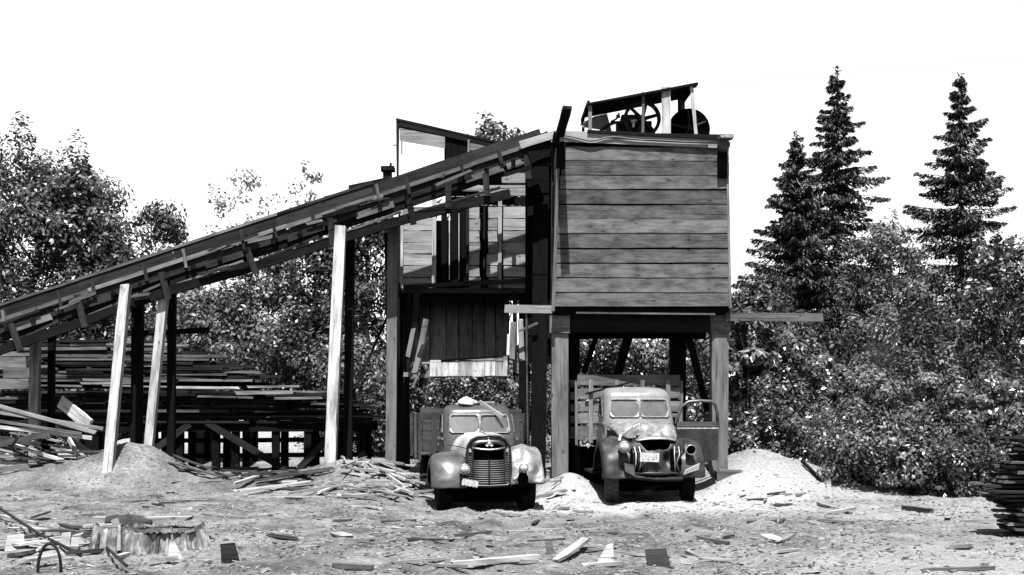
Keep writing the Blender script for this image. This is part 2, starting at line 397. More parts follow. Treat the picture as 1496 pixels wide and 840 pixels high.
# posts, cap beams, joists
for (xc, zt0) in ((1.0, 3.42), (4.33, 3.42)):
    beam('post', (xc, BF + .42, hz(xc, BF + .42) - .35), (xc + rnd.uniform(-.01, .01), BF + .42, zt0), .33, .34, W_POST, binT, up=(1, 0, 0), warp=.002)
    beam('corbel', (xc - .21, BF + .39, 3.56), (xc + .21, BF + .39, 3.56), .36, .36, W_POST, binT, warp=.001)
for xc in (1.25, 3.85):
    beam('post', (xc, 28.7, 0), (xc, 28.7, 3.6), .34, .36, W_DARK, binT, up=(1, 0, 0))
for y, z, h_ in ((BF + .36, 3.60, .40), (BF + .34, 3.84, .10), (28.7, 3.62, .4)):
    beam('cap_beam', (.84, y, z), (4.5, y, z), .26 if y < 27 else .3, h_, W_DARK, binT, warp=.001)
for x in (1.0, 1.9, 2.8, 3.6, 4.33):
    beam('joist', (x, BF + .55, 3.70), (x, 29.0, 3.70), .12, .26, W_DARK, binT, warp=.001)
beam('gap_fill_strip', (.90, BF + .052, 3.88), (4.47, BF + .052, 3.88), .04, .18, W_BLACK, binT, warp=.0)  # dark strip added to block light under the lowest boards
beam('ledger_strip', P(842, 457, BF + .05), P(1045, 459, BF + .05), .06, .035, W_RAIL, binT, warp=.001)
beam('brace', P(1006, 490, 27.5), P(1034, 600, 28.2), .12, .16, W_DARK, binT, up=(1, 0, 0))
beam('brace', P(853, 545, 28.2), P(872, 489, 28.2), .1, .12, W_DARK, binT, up=(1, 0, 0))
beam('brace', P(893, 580, 28.4), P(922, 478, 27.4), .1, .20, W_DARK, binT, up=(1, 0, 0))
beam('side_post', P(838, 690, 28.0), P(838, 480, 28.0), .2, .26, W_BLACK, binT, up=(1, 0, 0))
# eave at the top: pale fascia board, roof boards, round log end
beam('fascia_board', P(818, 199, BF - .06), P(1054, 209, BF - .06), .05, .22, W_SHED, binT, warp=.002, seg=6)
beam('fascia_board', P(858, 192, BF - .10), P(1053, 202, BF - .10), .05, .06, W_DARK, binT, warp=.002, seg=6)
for k in range(10):
    y = BF + .16 + k * .42
    beam('roof_board', (.86, y, 7.50 + rnd.uniform(-.01, .01)), (4.52, y, 7.42 + rnd.uniform(-.01, .01)), .39, .045, W_DARK, binT, warp=.001)
lg = MB(); c = P(1059, 211, BF - .30)
lg.tube([c, c + Vector((0, .4, 0)), c + Vector((0, 1.4, 0)), c + Vector((0, 4.2, .0))], [.115, .125, .125, .12], 12)
put('log_end', lg, W_POST, binT, smooth=False)
beam('log_cap', c + Vector((-.12, 0, .15)), c + Vector((.16, 0.02, .15)), .3, .07, W_SHED, binT)
beam('log_end_shadow', P(1056, 216, BF - .06), P(1055, 260, BF - .06), .06, .19, W_BLACK, binT, up=(1, 0, 0))  # dark board painted in as the log end's shadow on the wall
hs = MB(); pts = []
for px, py in ((820, 197), (832, 199), (845, 202), (860, 206), (872, 205), (884, 201), (900, 200), (915, 202), (935, 204), (965, 205), (1000, 207), (1035, 208)):
    pts.append(P(px, py, BF - .115))
hs.tube(pts, .016, 6)
hose = put('hose', hs, ROPE, smooth=True); tag(hose, 'wavy dark hose strung along the pale eave board of the raised bin', 'hose')
# sleepers at the foot of the right post
for (p1, p2, hh) in (((1046, 697), (1112, 697), .26), ((1050, 689), (1104, 690), .10)):
    a = P(p1[0], p1[1], BF + .02); b_ = P(p2[0], p2[1], BF + .02)
    o = beam('footing_timber', a, b_, .3 if hh > .2 else .2, hh, W_POST if hh > .2 else W_RAIL, None)
    tag(o, 'squared timber lying at the foot of the right bin post' if hh > .2 else 'thin split board lying on top of the timber by right bin post', 'timber')
# arms sticking out to both sides
o = beam('outrigger_plank', P(1060, 463, BF + .12), P(1202, 464, BF + .12), .05, .17, W_RAIL, None, warp=.001)
tag(o, 'pale plank sticking out sideways from the right foot of the bin wall', 'plank')
o = beam('crossbar_plank', P(737, 451, BF + .3), P(808, 452, BF + .3), .05, .17, W_SHED, None, warp=.001)
tag(o, 'short pale plank sticking out left of the bin above the left truck', 'plank')
wr = MB(); wr.tube([P(1064, 428, BF + .2), P(1108, 488, BF + 1.0), P(1152, 548, BF + 2.0), P(1190, 640, BF + 2.5)], .02, 5)
tag(put('guy_rod', wr, IRON), 'thin dark guy rod slanting down from the bin corner into the bushes', 'rod')

# ------------------------------------------------------------------ engine and its cover on the bin roof
ED = 26.5
cov = thing('engine_cover', 'slanted plank lean-to roof on thin posts over the engine, on top of the bin', 'roof', (2.7, 26.9, 7.5))
for k in range(4):
    d0 = 26.05 + k * .30
    a = P(857, 154, 26.05); b_ = P(1015, 124, 26.05)
    a = Vector((a.x + rnd.uniform(-.05, .05), d0, a.z)); b_ = Vector((b_.x + rnd.uniform(-.05, .08), d0, b_.z))
    beam('roof_plank', a, b_, .29, .045, W_BLACK if k else W_DARK, cov, warp=.002)
def vpost(name, px0, py0, px1, py1, D, w, t, mat, parent): return beam(name, P(px0, py0, D), P(px1, py1, D), t, w, mat, parent, up=(1, 0, 0), warp=.002)
vpost('post', 862, 196, 862, 151, 26.0, .075, .06, W_SHED, cov)
vpost('post', 939, 196, 940, 135, 26.0, .06, .05, W_RAIL, cov)
vpost('board', 973, 198, 973, 126, 25.98, .19, .03, W_PALE, cov)
vpost('post', 1017, 198, 1010, 125, 26.0, .07, .06, W_PALE, cov)
vpost('post', 852, 205, 852, 172, 27.2, .06, .06, W_BLACK, cov)
vpost('post', 997, 200, 996, 145, 27.2, .12, .1, W_BLACK, cov)
beam('brace', P(995, 152, 26.9), P(1010, 130, 26.2), .05, .10, W_BLACK, cov)
beam('brace', P(850, 178, 26.9), P(860, 150, 26.2), .05, .10, W_BLACK, cov)
eng = thing('engine', 'old stationary engine with spoked flywheel under the slanted cover on the bin', 'engine', (2.7, 26.6, 7.5))
def flywheel(c, r, nsp, name, parent, rim=.075, w=.09, mat=IRON):
    mb = MB(); n = 32
    rows = []
    for (rr, yy) in ((r, -w / 2), (r, w / 2), (r - rim, w / 2), (r - rim, -w / 2), (r, -w / 2)):
        rows.append([c + Vector((rr * math.cos(2 * math.pi * k / n), yy, rr * math.sin(2 * math.pi * k / n))) for k in range(n)])
    mb.grid(rows, closed=True)
    for k in range(nsp):
        a = 2 * math.pi * (k + .25) / nsp; d = Vector((math.cos(a), 0, math.sin(a)))
        mb.tube([c + d * .05, c + d * (r - rim * .5)], [.045, .034], 6)
    mb.tube([c + Vector((0, -.09, 0)), c + Vector((0, .09, 0))], .075, 12)
    return put(name, mb, mat, parent)
flywheel(P(938, 174, 26.35), .40, 6, 'flywheel', eng)
mb = MB(); c = P(926, 190, 26.6); mb.box(c + Vector((0, .05, 0)), (.75, .35, .34)); mb.box(c + Vector((-.1, 0, .2)), (.35, .3, .2)); mb.tube([c + Vector((-.3, -.15, .1)), c + Vector((.2, -.15, .16))], .1, 10)
put('engine_block', mb, IRON, eng)
mb = MB(); c = P(922, 178, 26.3); mb.tube([c, c + Vector((.12, .0, .02))], .045, 8); mb.tube([c + Vector((.05, .0, 0)), c + Vector((.05, 0, -.12))], .03, 8)
put('carburettor', mb, CHROME, eng)
mb = MB(); mb.tube([P(*q, 26.35) for q in ((874, 195), (886, 184), (898, 179), (910, 180), (922, 188))], .035, 8)
put('exhaust_pipe', mb, IRON, eng, smooth=True)
mb = MB(); mb.tube([P(*q, 26.35) for q in ((892, 178), (900, 174), (904, 170), (904, 165))], .02, 6); mb.box(P(903, 170, 26.35), (.08, .08, .06)); put('lever', mb, IRON, eng)
mb = MB(); mb.add([P(852, 186, 26.5), P(893, 192, 26.5), P(886, 166, 26.5), P(868, 170, 26.5), P(846, 182, 27.0), P(894, 192, 27.0), P(887, 166, 27.0), P(868, 170, 27.0)], [(0, 1, 2, 3), (7, 6, 5, 4), (3, 2, 6, 7), (0, 3, 7, 4), (1, 5, 6, 2), (0, 4, 5, 1)])
put('fuel_tank', mb, IRONG, eng)
bw = thing('belt_drum', 'dark half-hidden belt drum at the right end of the bin roof', 'drum', P(1006, 205, 26.5))
mb = MB(); c = P(1006, 190, 26.5); mb.lathe([(.05, -.12), (.43, -.1), (.45, -.08), (.45, .25), (.4, .28), (.05, .28)], 28, Matrix.Translation(c)); put('drum', mb, BLACK, bw)
mb = MB()
for k in range(5):
    a = 2 * math.pi * k / 5 + .4; mb.tube([c + Vector((0, -.13, 0)), c + Vector((.38 * math.cos(a), -.12, .38 * math.sin(a)))], .025, 6)
mb.tube([c + Vector((0, -.22, 0)), c + Vector((0, -.1, 0))], .06, 10); put('spokes', mb, IRON, bw)
mb = MB(); mb.tube([c + Vector((-.4, -.05, .05)), P(985, 180, 26.4), P(978, 184, 26.4)], .03, 6); put('drive_arm', mb, IRON, bw)
mb = MB(); mb.tube([P(995, 175, 26.7), P(994, 160, 26.7), P(994, 140, 26.7)], [.07, .06, .06], 8); put('stack', mb, IRON, bw)

# ------------------------------------------------------------------ chute house (left)
SD = 29.2
sh = thing('chute_house', 'pale plank shed with dark slots and tilted roof on tall posts, left of the bin', 'shed', (-1.1, 30.5, .3))
rows_py = [302, 319, 337, 354, 371, 388, 405, 421]
segs = [(589, 631), (685, 701), (713, 727), (735, 770)]
for i in range(7):
    for (x0, x1) in segs:
        yy = (rows_py[i] + rows_py[i + 1]) / 2
        hgt_ = (rows_py[i + 1] - rows_py[i]) * SD / F - rnd.uniform(.008, .03)
        beam('plank', P(x0 + rnd.uniform(-2, 1), yy, SD + rnd.uniform(-.012, .012)), P(x1 + rnd.uniform(-1, 1), yy + rnd.uniform(-.5, .5), SD), .04, hgt_, W_SHED, sh, warp=.002)
for (x0, x1, y0, y1) in ((733, 770, 252, 268), (640, 700, 262, 280), (700, 772, 270, 286)):
    beam('plank', P(x0, (y0 + y1) / 2, SD + .02), P(x1, (y0 + y1) / 2, SD + .02), .04, (y1 - y0) * SD / F - .02, W_SHED, sh, warp=.002)
for (px, w, m_) in ((587, 4, W_PALE), (634, 6, W_PALE), (730, 5.5, W_PALE), (772, 4, W_SHED), (683, 4, W_MID), (707, 3, W_DARK)):
    beam('stud', P(px, 424, SD - .06), P(px + .5, 285, SD - .06), .08, w * SD / F, m_, sh, up=(1, 0, 0), warp=.001)
for (px, w) in ((649, 9), (664, 10), (677, 8)):
    beam('dark_board', P(px, 416, SD + .03), P(px, 300, SD + .03), .03, w * SD / F, W_BLACK, sh, up=(1, 0, 0), warp=.001)
for px in (656.5, 670.5):
    beam('slat', P(px, 409, SD + .05), P(px, 312, SD + .05), .02, 1.3 * SD / F, W_PALE, sh, up=(1, 0, 0), warp=.0)  # pale strips standing in for light coming through gaps
mb = MB(); mb.box((-1.1, 31.75, 5.65), (3.1, .03, 1.95)); put('interior_black_backing', mb, BLACK, sh)  # black sheet added to darken the inside behind the slots
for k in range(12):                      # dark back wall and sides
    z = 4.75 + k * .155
    beam('back_plank', (-2.65, 31.8, z), (.45, 31.8, z), .04, .15, W_BLACK, sh, warp=.0)
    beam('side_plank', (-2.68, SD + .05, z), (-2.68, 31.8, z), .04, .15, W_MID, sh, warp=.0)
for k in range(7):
    beam('back_plank', (-1.55, 30.9, 6.55 + k * .22), (.45, 30.9, 6.55 + k * .22 - .0), .04, .21, W_BLACK, sh, warp=.0)
for k in range(8):
    y = SD + .1 + k * .36
    beam('floor_plank', (-2.75, y, 4.60), (.5, y, 4.60), .34, .06, W_DARK, sh, warp=.0)
beam('sill_beam', P(582, 425, SD - .08), P(775, 425, SD - .08), .12, .12, W_MID, sh, warp=.001)
beam('sill_beam', P(590, 419, SD - .16), P(775, 409, SD - .16), .05, .10, W_MID, sh, warp=.001)
# roof of the house
for k in range(4):
    y = SD + .16 + k * .38
    beam('roof_plank', P(580 + rnd.uniform(-2, 2), 174, SD) + Vector((0, y - SD, 0)), P(752, 214, SD) + Vector((0, y - SD, 0)), .36, .05, W_DARK, sh, up=(0, 0, 1), warp=.001)
beam('rafter', P(583, 181, SD + .02), P(750, 219, SD + .02), .06, .10, W_DARK, sh, warp=.001)
mb = MB(); y0 = SD; y1 = SD + .03
tri = [(584, 187), (650, 200), (650, 217), (584, 206)]
mb.add([P(px, py, y0) for px, py in tri] + [P(px, py, y1) for px, py in tri], [(0, 3, 2, 1), (4, 5, 6, 7), (0, 1, 5, 4), (2, 3, 7, 6), (1, 2, 6, 5), (0, 4, 7, 3)]); put('gable_board', mb, W_SHED, sh)
for (a0, a1, b0, b1) in (((686, 208), (745, 219), (686, 219), (745, 228)), ((686, 220), (745, 229), (686, 232), (745, 238))):
    mb = MB(); q = [a0, a1, b1, b0]
    mb.add([P(px, py, y0) for px, py in q] + [P(px, py, y1) for px, py in q], [(0, 3, 2, 1), (4, 5, 6, 7), (0, 1, 5, 4), (2, 3, 7, 6), (1, 2, 6, 5), (0, 4, 7, 3)]); put('gable_board', mb, W_RAIL, sh)
for (px, w) in ((655, 6), (664, 8), (674, 8), (681, 6)):
    beam('dark_board', P(px, 262, SD + .06), P(px, 196, SD + .06), .03, w * SD / F + .02, W_BLACK, sh, up=(1, 0, 0), warp=.0)
beam('stud', P(684, 265, SD - .02), P(685, 204, SD - .02), .06, .05, W_RAIL, sh, up=(1, 0, 0))
mb = MB(); mb.tube([P(581, 310, SD - .1), P(580, 176, SD - .1)], .022, 6); put('corner_rod', mb, IRON, sh)
mb = MB(); mb.tube([P(574, 212, SD - .1), P(582, 212, SD - .1)], .015, 5); mb.tube([P(587, 206, SD - .1), P(587, 226, SD - .1)], .015, 5); put('bracket', mb, IRON, sh)
beam('corner_post', P(581, 270, 31.8), P(582, 176, 31.8), .06, .05, W_DARK, sh, up=(1, 0, 0))
mb = MB(); q = [P(649, 265, SD + .12), P(752, 265, SD + .12), P(752, 222, SD + .12), P(649, 198, SD + .12)]; mb.add(q + [p + Vector((0, .03, 0)) for p in q], [(0, 1, 2, 3), (7, 6, 5, 4), (0, 4, 5, 1), (1, 5, 6, 2), (2, 6, 7, 3), (3, 7, 4, 0)]); put('gable_black_backing', mb, BLACK, sh)  # black panel added to stop sky showing between the boards
# tall posts below the house
for (px0, px1, pyb, pyt, D, w, m_) in ((571, 575, 700, 318, 28.45, .24, W_POST), (593, 592, 690, 430, 31.5, .2, W_DARK), (766, 766, 700, 425, 29.3, .26, W_BLACK), (786, 790, 705, 300, 28.3, .34, W_BLACK), (583, 586, 700, 425, 30.2, .15, W_DARK)):
    beam('post', P(px0, pyb, D), P(px1, pyt, D), w, w, m_, sh, up=(1, 0, 0), warp=.001)
vpost('scab_board', 607, 470, 609, 425, SD - .1, .14, .05, W_MID, sh)
# shaft between house and bin: dark cladding, blackened further for recess shade
for k in range(14):
    zz = 3.0 + k * .33
    beam('shaft_plank', (.36, 28.75 + rnd.uniform(0, .01), zz), (.94, 28.75, zz + rnd.uniform(-.03, .03)), .04, .32, W_BLACK, sh, warp=.0)
mb = MB(); mb.box((.62, 28.83, 5.2), (.62, .04, 4.7)); put('shaft_black_backing', mb, BLACK, sh)  # black sheet added as the darkness of the recess
beam('shaft_stud', P(806, 452, 26.6), P(808, 215, 26.6), .06, .06, W_MID, sh, up=(1, 0, 0), warp=.001)
# hopper hanging under the house: sloping chute of vertical boards, lit lip
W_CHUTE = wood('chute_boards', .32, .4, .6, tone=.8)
hp = thing('hopper_chute', 'dark sloping plank chute with pale lower lip hanging above the left truck', 'chute', (-1, 30, 3))
xs = [601, 612, 628, 652, 670, 690, 708, 724, 742]
for i in range(len(xs) - 1):
    pc = (xs[i] + xs[i + 1]) / 2; w = (xs[i + 1] - xs[i]) * 29.2 / F - .015
    low = 551 + rnd.uniform(-2, 3); mid = 527 + rnd.uniform(-1, 1)
    if i > 1:
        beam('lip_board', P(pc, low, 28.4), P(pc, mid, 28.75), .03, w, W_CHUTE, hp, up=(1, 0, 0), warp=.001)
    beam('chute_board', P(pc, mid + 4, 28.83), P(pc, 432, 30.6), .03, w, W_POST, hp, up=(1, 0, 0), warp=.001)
mb = MB(); q = [P(600, 531, 28.9), P(744, 531, 28.9), P(744, 428, 30.68), P(600, 428, 30.68)]; mb.add(q + [p + Vector((0, .03, .01)) for p in q], [(0, 1, 2, 3), (7, 6, 5, 4), (0, 4, 5, 1), (1, 5, 6, 2), (2, 6, 7, 3), (3, 7, 4, 0)]); put('chute_black_backing', mb, BLACK, hp)  # black panel added behind the boards to keep the chute dark
beam('lip_beam', P(590, 547, 28.6), P(650, 550, 28.6), .05, .10, W_RAIL, hp, warp=.001)
beam('cross_bar', P(644, 527, 28.7), P(735, 521, 28.7), .04, .045, W_BLACK, hp)
beam('top_beam', P(590, 432, SD + .1), P(770, 432, SD + .1), .2, .2, W_BLACK, hp)
for px in (597, 752):
    for k in range(3):
        beam('side_board', P(px, 545 - k * 38, 28.9 + k * .3), P(px, 515 - k * 38, 30.6), .03, .5, W_BLACK, hp, warp=.0)
    beam('hanger', P(px, 548, 28.8), P(px, 425, 28.9), .08, .1, W_DARK, hp, up=(1, 0, 0))
# broken boards hanging each side of the chute
bl = [((606, 545), (622, 468), .13, 'broken pale board hanging upright left of the chute'), ((612, 520), (624, 492), .09, 'short splintered board wedged left of the chute, inner one'), ((603, 565), (613, 543), .05, 'small pale splinter dangling below the chute corner'), ((596, 520), (604, 480), .10, 'dark narrow board hanging behind the broken pale one left of the chute')]
for a, b_, w, lab in bl:
    tag(beam('broken_board', P(*a, 28.3), P(*b_, 28.35), .03, w, W_RAIL if 'pale' in lab else W_MID, None, up=(1, 0, 0), warp=.01, rag=.04), lab, 'board')
br = [((748, 524), (750, 470), .13, W_RAIL, 'grey board hanging upright right of the chute, left of a pair'), ((763, 526), (760, 466), .12, W_SHED, 'pale board hanging upright right of the chute, right of a pair'), ((742, 520), (743, 490), .06, W_PALE, 'narrow pale splinter right beside the chute lip')]
for a, b_, w, m_, lab in br:
    tag(beam('broken_board', P(*a, 28.2), P(*b_, 28.25), .03, w, m_, None, up=(1, 0, 0), warp=.01, rag=.05), lab, 'board')
o = beam('stick', P(758, 484, 28.0), P(785, 472, 28.0), .04, .05, W_RAIL, None); tag(o, 'thin stick poking out sideways between the boards right of the chute', 'stick')
mb = MB(); mb.tube([P(771, 655, 26.2), P(769, 456, 25.72)], .022, 6); tag(put('pull_rod', mb, IRONG), 'thin upright pale rod hanging beside the left truck cab', 'rod')

# ------------------------------------------------------------------ conveyor
CN, CF = 27.5, 28.2
cv = thing('conveyor', 'long sloping wooden conveyor trough climbing from the lumber piles to the bin top', 'conveyor', (-6, 27.8, .4))
def cl(px): return 468 - (px + 0) * (468 - 203) / 806.0        # front rail line
SL = (468 - 203) / 806.0
def off(p, d): return p + Vector((0, 0, d))
cuts = [-190, -20, 130, 270, 420, 560, 690, 806]
for a, b_ in zip(cuts[:-1], cuts[1:]):
    j = rnd.uniform(-1.5, 1.5)
    A = P(a, cl(a) + j, CN); B = P(b_, cl(b_) + j, CN)
    beam('rail', A, B, .10, .09, W_RAIL, cv, warp=.002)                                              # bright worn rail on the near edge
    beam('side_board', off(A, -.17) + Vector((0, .03, 0)), off(B, -.17) + Vector((0, .03, 0)), .05, .22, W_MID, cv, warp=.002)
    A2 = P(a - 15, cl(a - 15) - 4, CF); B2 = P(b_ - 15, cl(b_ - 15) - 4, CF)
    beam('side_board', off(A2, .08), off(B2, .08), .05, .34, W_MID, cv, warp=.002)
    if a < 560: beam('rail', off(A2, .28), off(B2, .28), .10, .06, W_RAIL if a < 420 else W_MID, cv, warp=.002)
    A3 = P(a, cl(a) + 14, 27.85); B3 = P(b_, cl(b_) + 14, 27.85)
    beam('floor_plank', A3, B3, .6, .05, W_DARK, cv, warp=.001)
    for y in (CN + .08, CF - .05):
        A4 = P(a, cl(a) + 24, y); B4 = P(b_, cl(b_) + 24, y)
        beam('stringer', A4, B4, .08, .22, W_DARK, cv, warp=.002)
for k in range(22):                                                    # cross ties with a bit of side board showing between
    px = -30 + k * 39
    beam('cross_tie', P(px, cl(px) + 15, CN - .12), P(px, cl(px) + 15, CF + .12), .10, .11, W_DARK, cv)
for k in range(12):
    px = 20 + k * 66 + rnd.uniform(-24, 24)
    beam('stake', P(px + 2, cl(px) + 12, CN - .07), P(px - 3, cl(px) - 8 - rnd.uniform(0, 9), CN - .05), .04, rnd.uniform(.05, .09), W_MID if k % 4 else W_RAIL, cv, up=(1, 0, 0))
for (px, py) in ((20, 490), (112, 448), (300, 392), (420, 356), (520, 318), (680, 262), (740, 245)):
    beam('patch_board', P(px, cl(px) + 19, CN - .03), P(px + 55, cl(px + 55) + 19, CN - .03), .03, .14, W_RAIL if px in (20, 680, 740, 520) else W_MID, cv)
for k in range(16):
    px = rnd.uniform(0, 740); L_ = rnd.uniform(18, 60); dy = rnd.choice([-3, 6, 10, 30, 34])
    beam('loose_strip', P(px, cl(px) + dy + rnd.uniform(-2, 2), CN - .10), P(px + L_, cl(px + L_) + dy + rnd.uniform(-3, 3), CN - .10), .03, rnd.uniform(.03, .09), rnd.choice([W_MID, W_DARK, W_RAIL]), cv, rag=.04)
# return run hung below
low = [(-160, 575), (0, 512), (110, 474), (250, 424), (370, 390), (480, 354), (600, 318), (745, 283)]
for (x0, y0), (x1, y1) in zip(low[:-1], low[1:]):
    for y in (CN + .02, CF):
        beam('return_stringer', P(x0, y0, y), P(x1, y1, y), .10, .20, W_DARK, cv, warp=.002)
    beam('return_floor', P(x0, y0 - 1, 27.85), P(x1, y1 - 1, 27.85), .55, .04, W_BLACK, cv, warp=.002)
    beam('return_edge', P(x0 + 10, y0 - 9, CN + .02), P(x1 - 14, y1 - 9, CN + .02), .08, .05, W_RAIL if x0 in (110, 250, 480) else W_MID, cv, warp=.004)
for (x0, y0, x1, y1) in ((15, 470, 30, 512), (112, 430, 124, 478), (236, 398, 246, 437), (360, 362, 374, 400), (483, 318, 486, 360), (597, 290, 604, 328), (709, 252, 712, 287), (655, 270, 655, 305), (770, 225, 772, 262)):
    beam('hanger', P(x0, y0, CN - .08), P(x1, y1, CN - .08), .05, .14, W_MID if x0 != 597 else W_DARK, cv, up=(1, 0, 0))
# head of the conveyor at the bin
beam('head_board', P(770, 222, CN - .1), P(806, 208, CN - .1), .06, .55, W_BLACK, cv)
beam('head_rail', P(760, 212, CN - .14), P(812, 196, CN - .2), .05, .17, W_SHED, cv)
mb = MB(); mb.tube([P(430, 338, CN - .2), P(600, 283, CN - .2), P(800, 272, CN - .2)], .006, 5); put('cable', mb, BLACK, cv)
tag(put('dangling_wire', MB().tube([P(575, 305, CN - .3), P(680, 303, CN - .3), P(790, 300, CN - .3)], .006, 5), BLACK), 'thin horizontal wire across the front of the pale shed', 'wire')
o = thing('capped_post', 'stubby dark capped post standing behind the conveyor left of the shed', 'post', P(566, 275, 29))
beam('stub', (P(573, 290, 29).x, 29, .1), P(566, 250, 29), .2, .2, W_DARK, o, up=(1, 0, 0)); beam('cap', P(557, 247, 29), P(577, 247, 29), .3, .1, W_DARK, o); mb = MB(); mb.tube([P(570, 250, 29), P(571, 238, 29)], .03, 6); put('pipe', mb, IRON, o)
for n_, (a, b_) in enumerate((((510, 274), (566, 262)), ((475, 290), (560, 268)))):
    tag(beam('loose_plank', P(*a, 28.28), P(*b_, 28.28), .2, .07, W_DARK, None), ('upper' if n_ == 0 else 'lower') + ' dark plank lying along the far edge of the conveyor near the shed', 'plank')
# trestle legs under the conveyor
legs = [(184, 425, 157, 699, 26.25, .20, W_PALE, 'leaning pale leg with its foot in the sawdust mound, first under the conveyor'),
        (240, 435, 215, 668, 27.7, .19, W_PALE, 'leaning pale leg second under the conveyor, behind the sawdust mound'),
        (498, 338, 482, 695, 27.2, .24, W_PALE, 'tall pale leg holding the conveyor halfway up, foot in splintered boards'),
        (204, 420, 200, 690, 28.3, .19, W_BLACK, 'dark upright leg just right of the first pale conveyor leg'),
        (252, 405, 250, 640, 28.3, .17, W_BLACK, 'dark upright leg just right of the second pale conveyor leg'),
        (196, 425, 193, 640, 28.6, .10, W_DARK, 'thin dark leg between the first pale leg and its dark twin'),
        (512, 350, 508, 690, 28.2, .20, W_BLACK, 'dark leg directly behind the tall pale conveyor leg'),
        (52, 495, 50, 575, 28.4, .20, W_PALE, 'short pale leg under the low left end of the conveyor'),
        (76, 490, 75, 575, 28.6, .14, W_BLACK, 'short dark leg under the low left end of the conveyor')]
for (x0, y0, x1, y1, D, w, m_, lab) in legs:
    p1 = P(x1, y1, D); p1.z = min(p1.z, hz(p1.x, p1.y)) - .12
    if y1 < 600: p1.z = hz(p1.x, p1.y) - .1
    tag(beam('trestle_leg', P(x0, y0 - 8, max(D, 27.2)), p1, w, w, m_, None, up=(1, 0, 0), warp=.003), lab, 'trestle leg', 'conveyor trestle legs')
tag(beam('cross_brace', P(505, 600, 28.6), P(566, 462, 28.6), .04, .05, W_DARK, None), 'thin dark stick slanting between tall pale leg and shed post', 'brace')
tag(beam('tie_board', P(170, 488, 28.7), P(306, 482, 28.7), .05, .13, W_DARK, None), 'dark level board tying the conveyor legs above the lumber', 'board')
# ------------------------------------------------------------------ trucks (own frame: x across, y to the rear, z up, origin on the ground under the nose)
V = Vector
FRAME = paint('windshield_frame_paint', .30, .3, .6, spec=.2)
def wheel(parent, x, y, r, w, steer=0, treadmat=RUBBER):
    M = Matrix.Translation((x, y, r)) @ Matrix.Rotation(steer + math.pi / 2, 4, 'Z')
    wt = bpy.data.objects.new('wheel', None); col.objects.link(wt); wt.parent = parent; wt.matrix_basis = M; wt.empty_display_size = .1
    WM[wt.name] = WM[parent.name] @ M
    mb = MB()
    h = w / 2
    mb.lathe([(r * .56, -h * .7), (r * .72, -h), (r * .9, -h * .98), (r * .985, -h * .7), (r, -h * .3), (r, h * .3), (r * .985, h * .7), (r * .9, h * .98), (r * .72, h), (r * .56, h * .7), (r * .56, -h * .7)], 28)
    n = 26
    for k in range(n):                        # tread lugs
        a = 2 * math.pi * k / n
        for sgn in (-1, 1):
            aa = a + (math.pi / n if sgn > 0 else 0)
            mb.box((math.cos(aa) * r, sgn * h * .45, math.sin(aa) * r), (.03, h * .75, .055), Euler((0, -aa, 0)))
    loc('tyre', mb, treadmat, wt)
    mb = MB(); mb.lathe([(0.03, -h * .2), (r * .2, -h * .25), (r * .4, -h * .1), (r * .5, -h * .55), (r * .57, -h * .72), (r * .57, h * .72), (r * .5, h * .55), (r * .4, h * .1), (r * .2, h * .25), (.03, h * .2)], 20)
    loc('rim', mb, IRON, wt)
    return wt

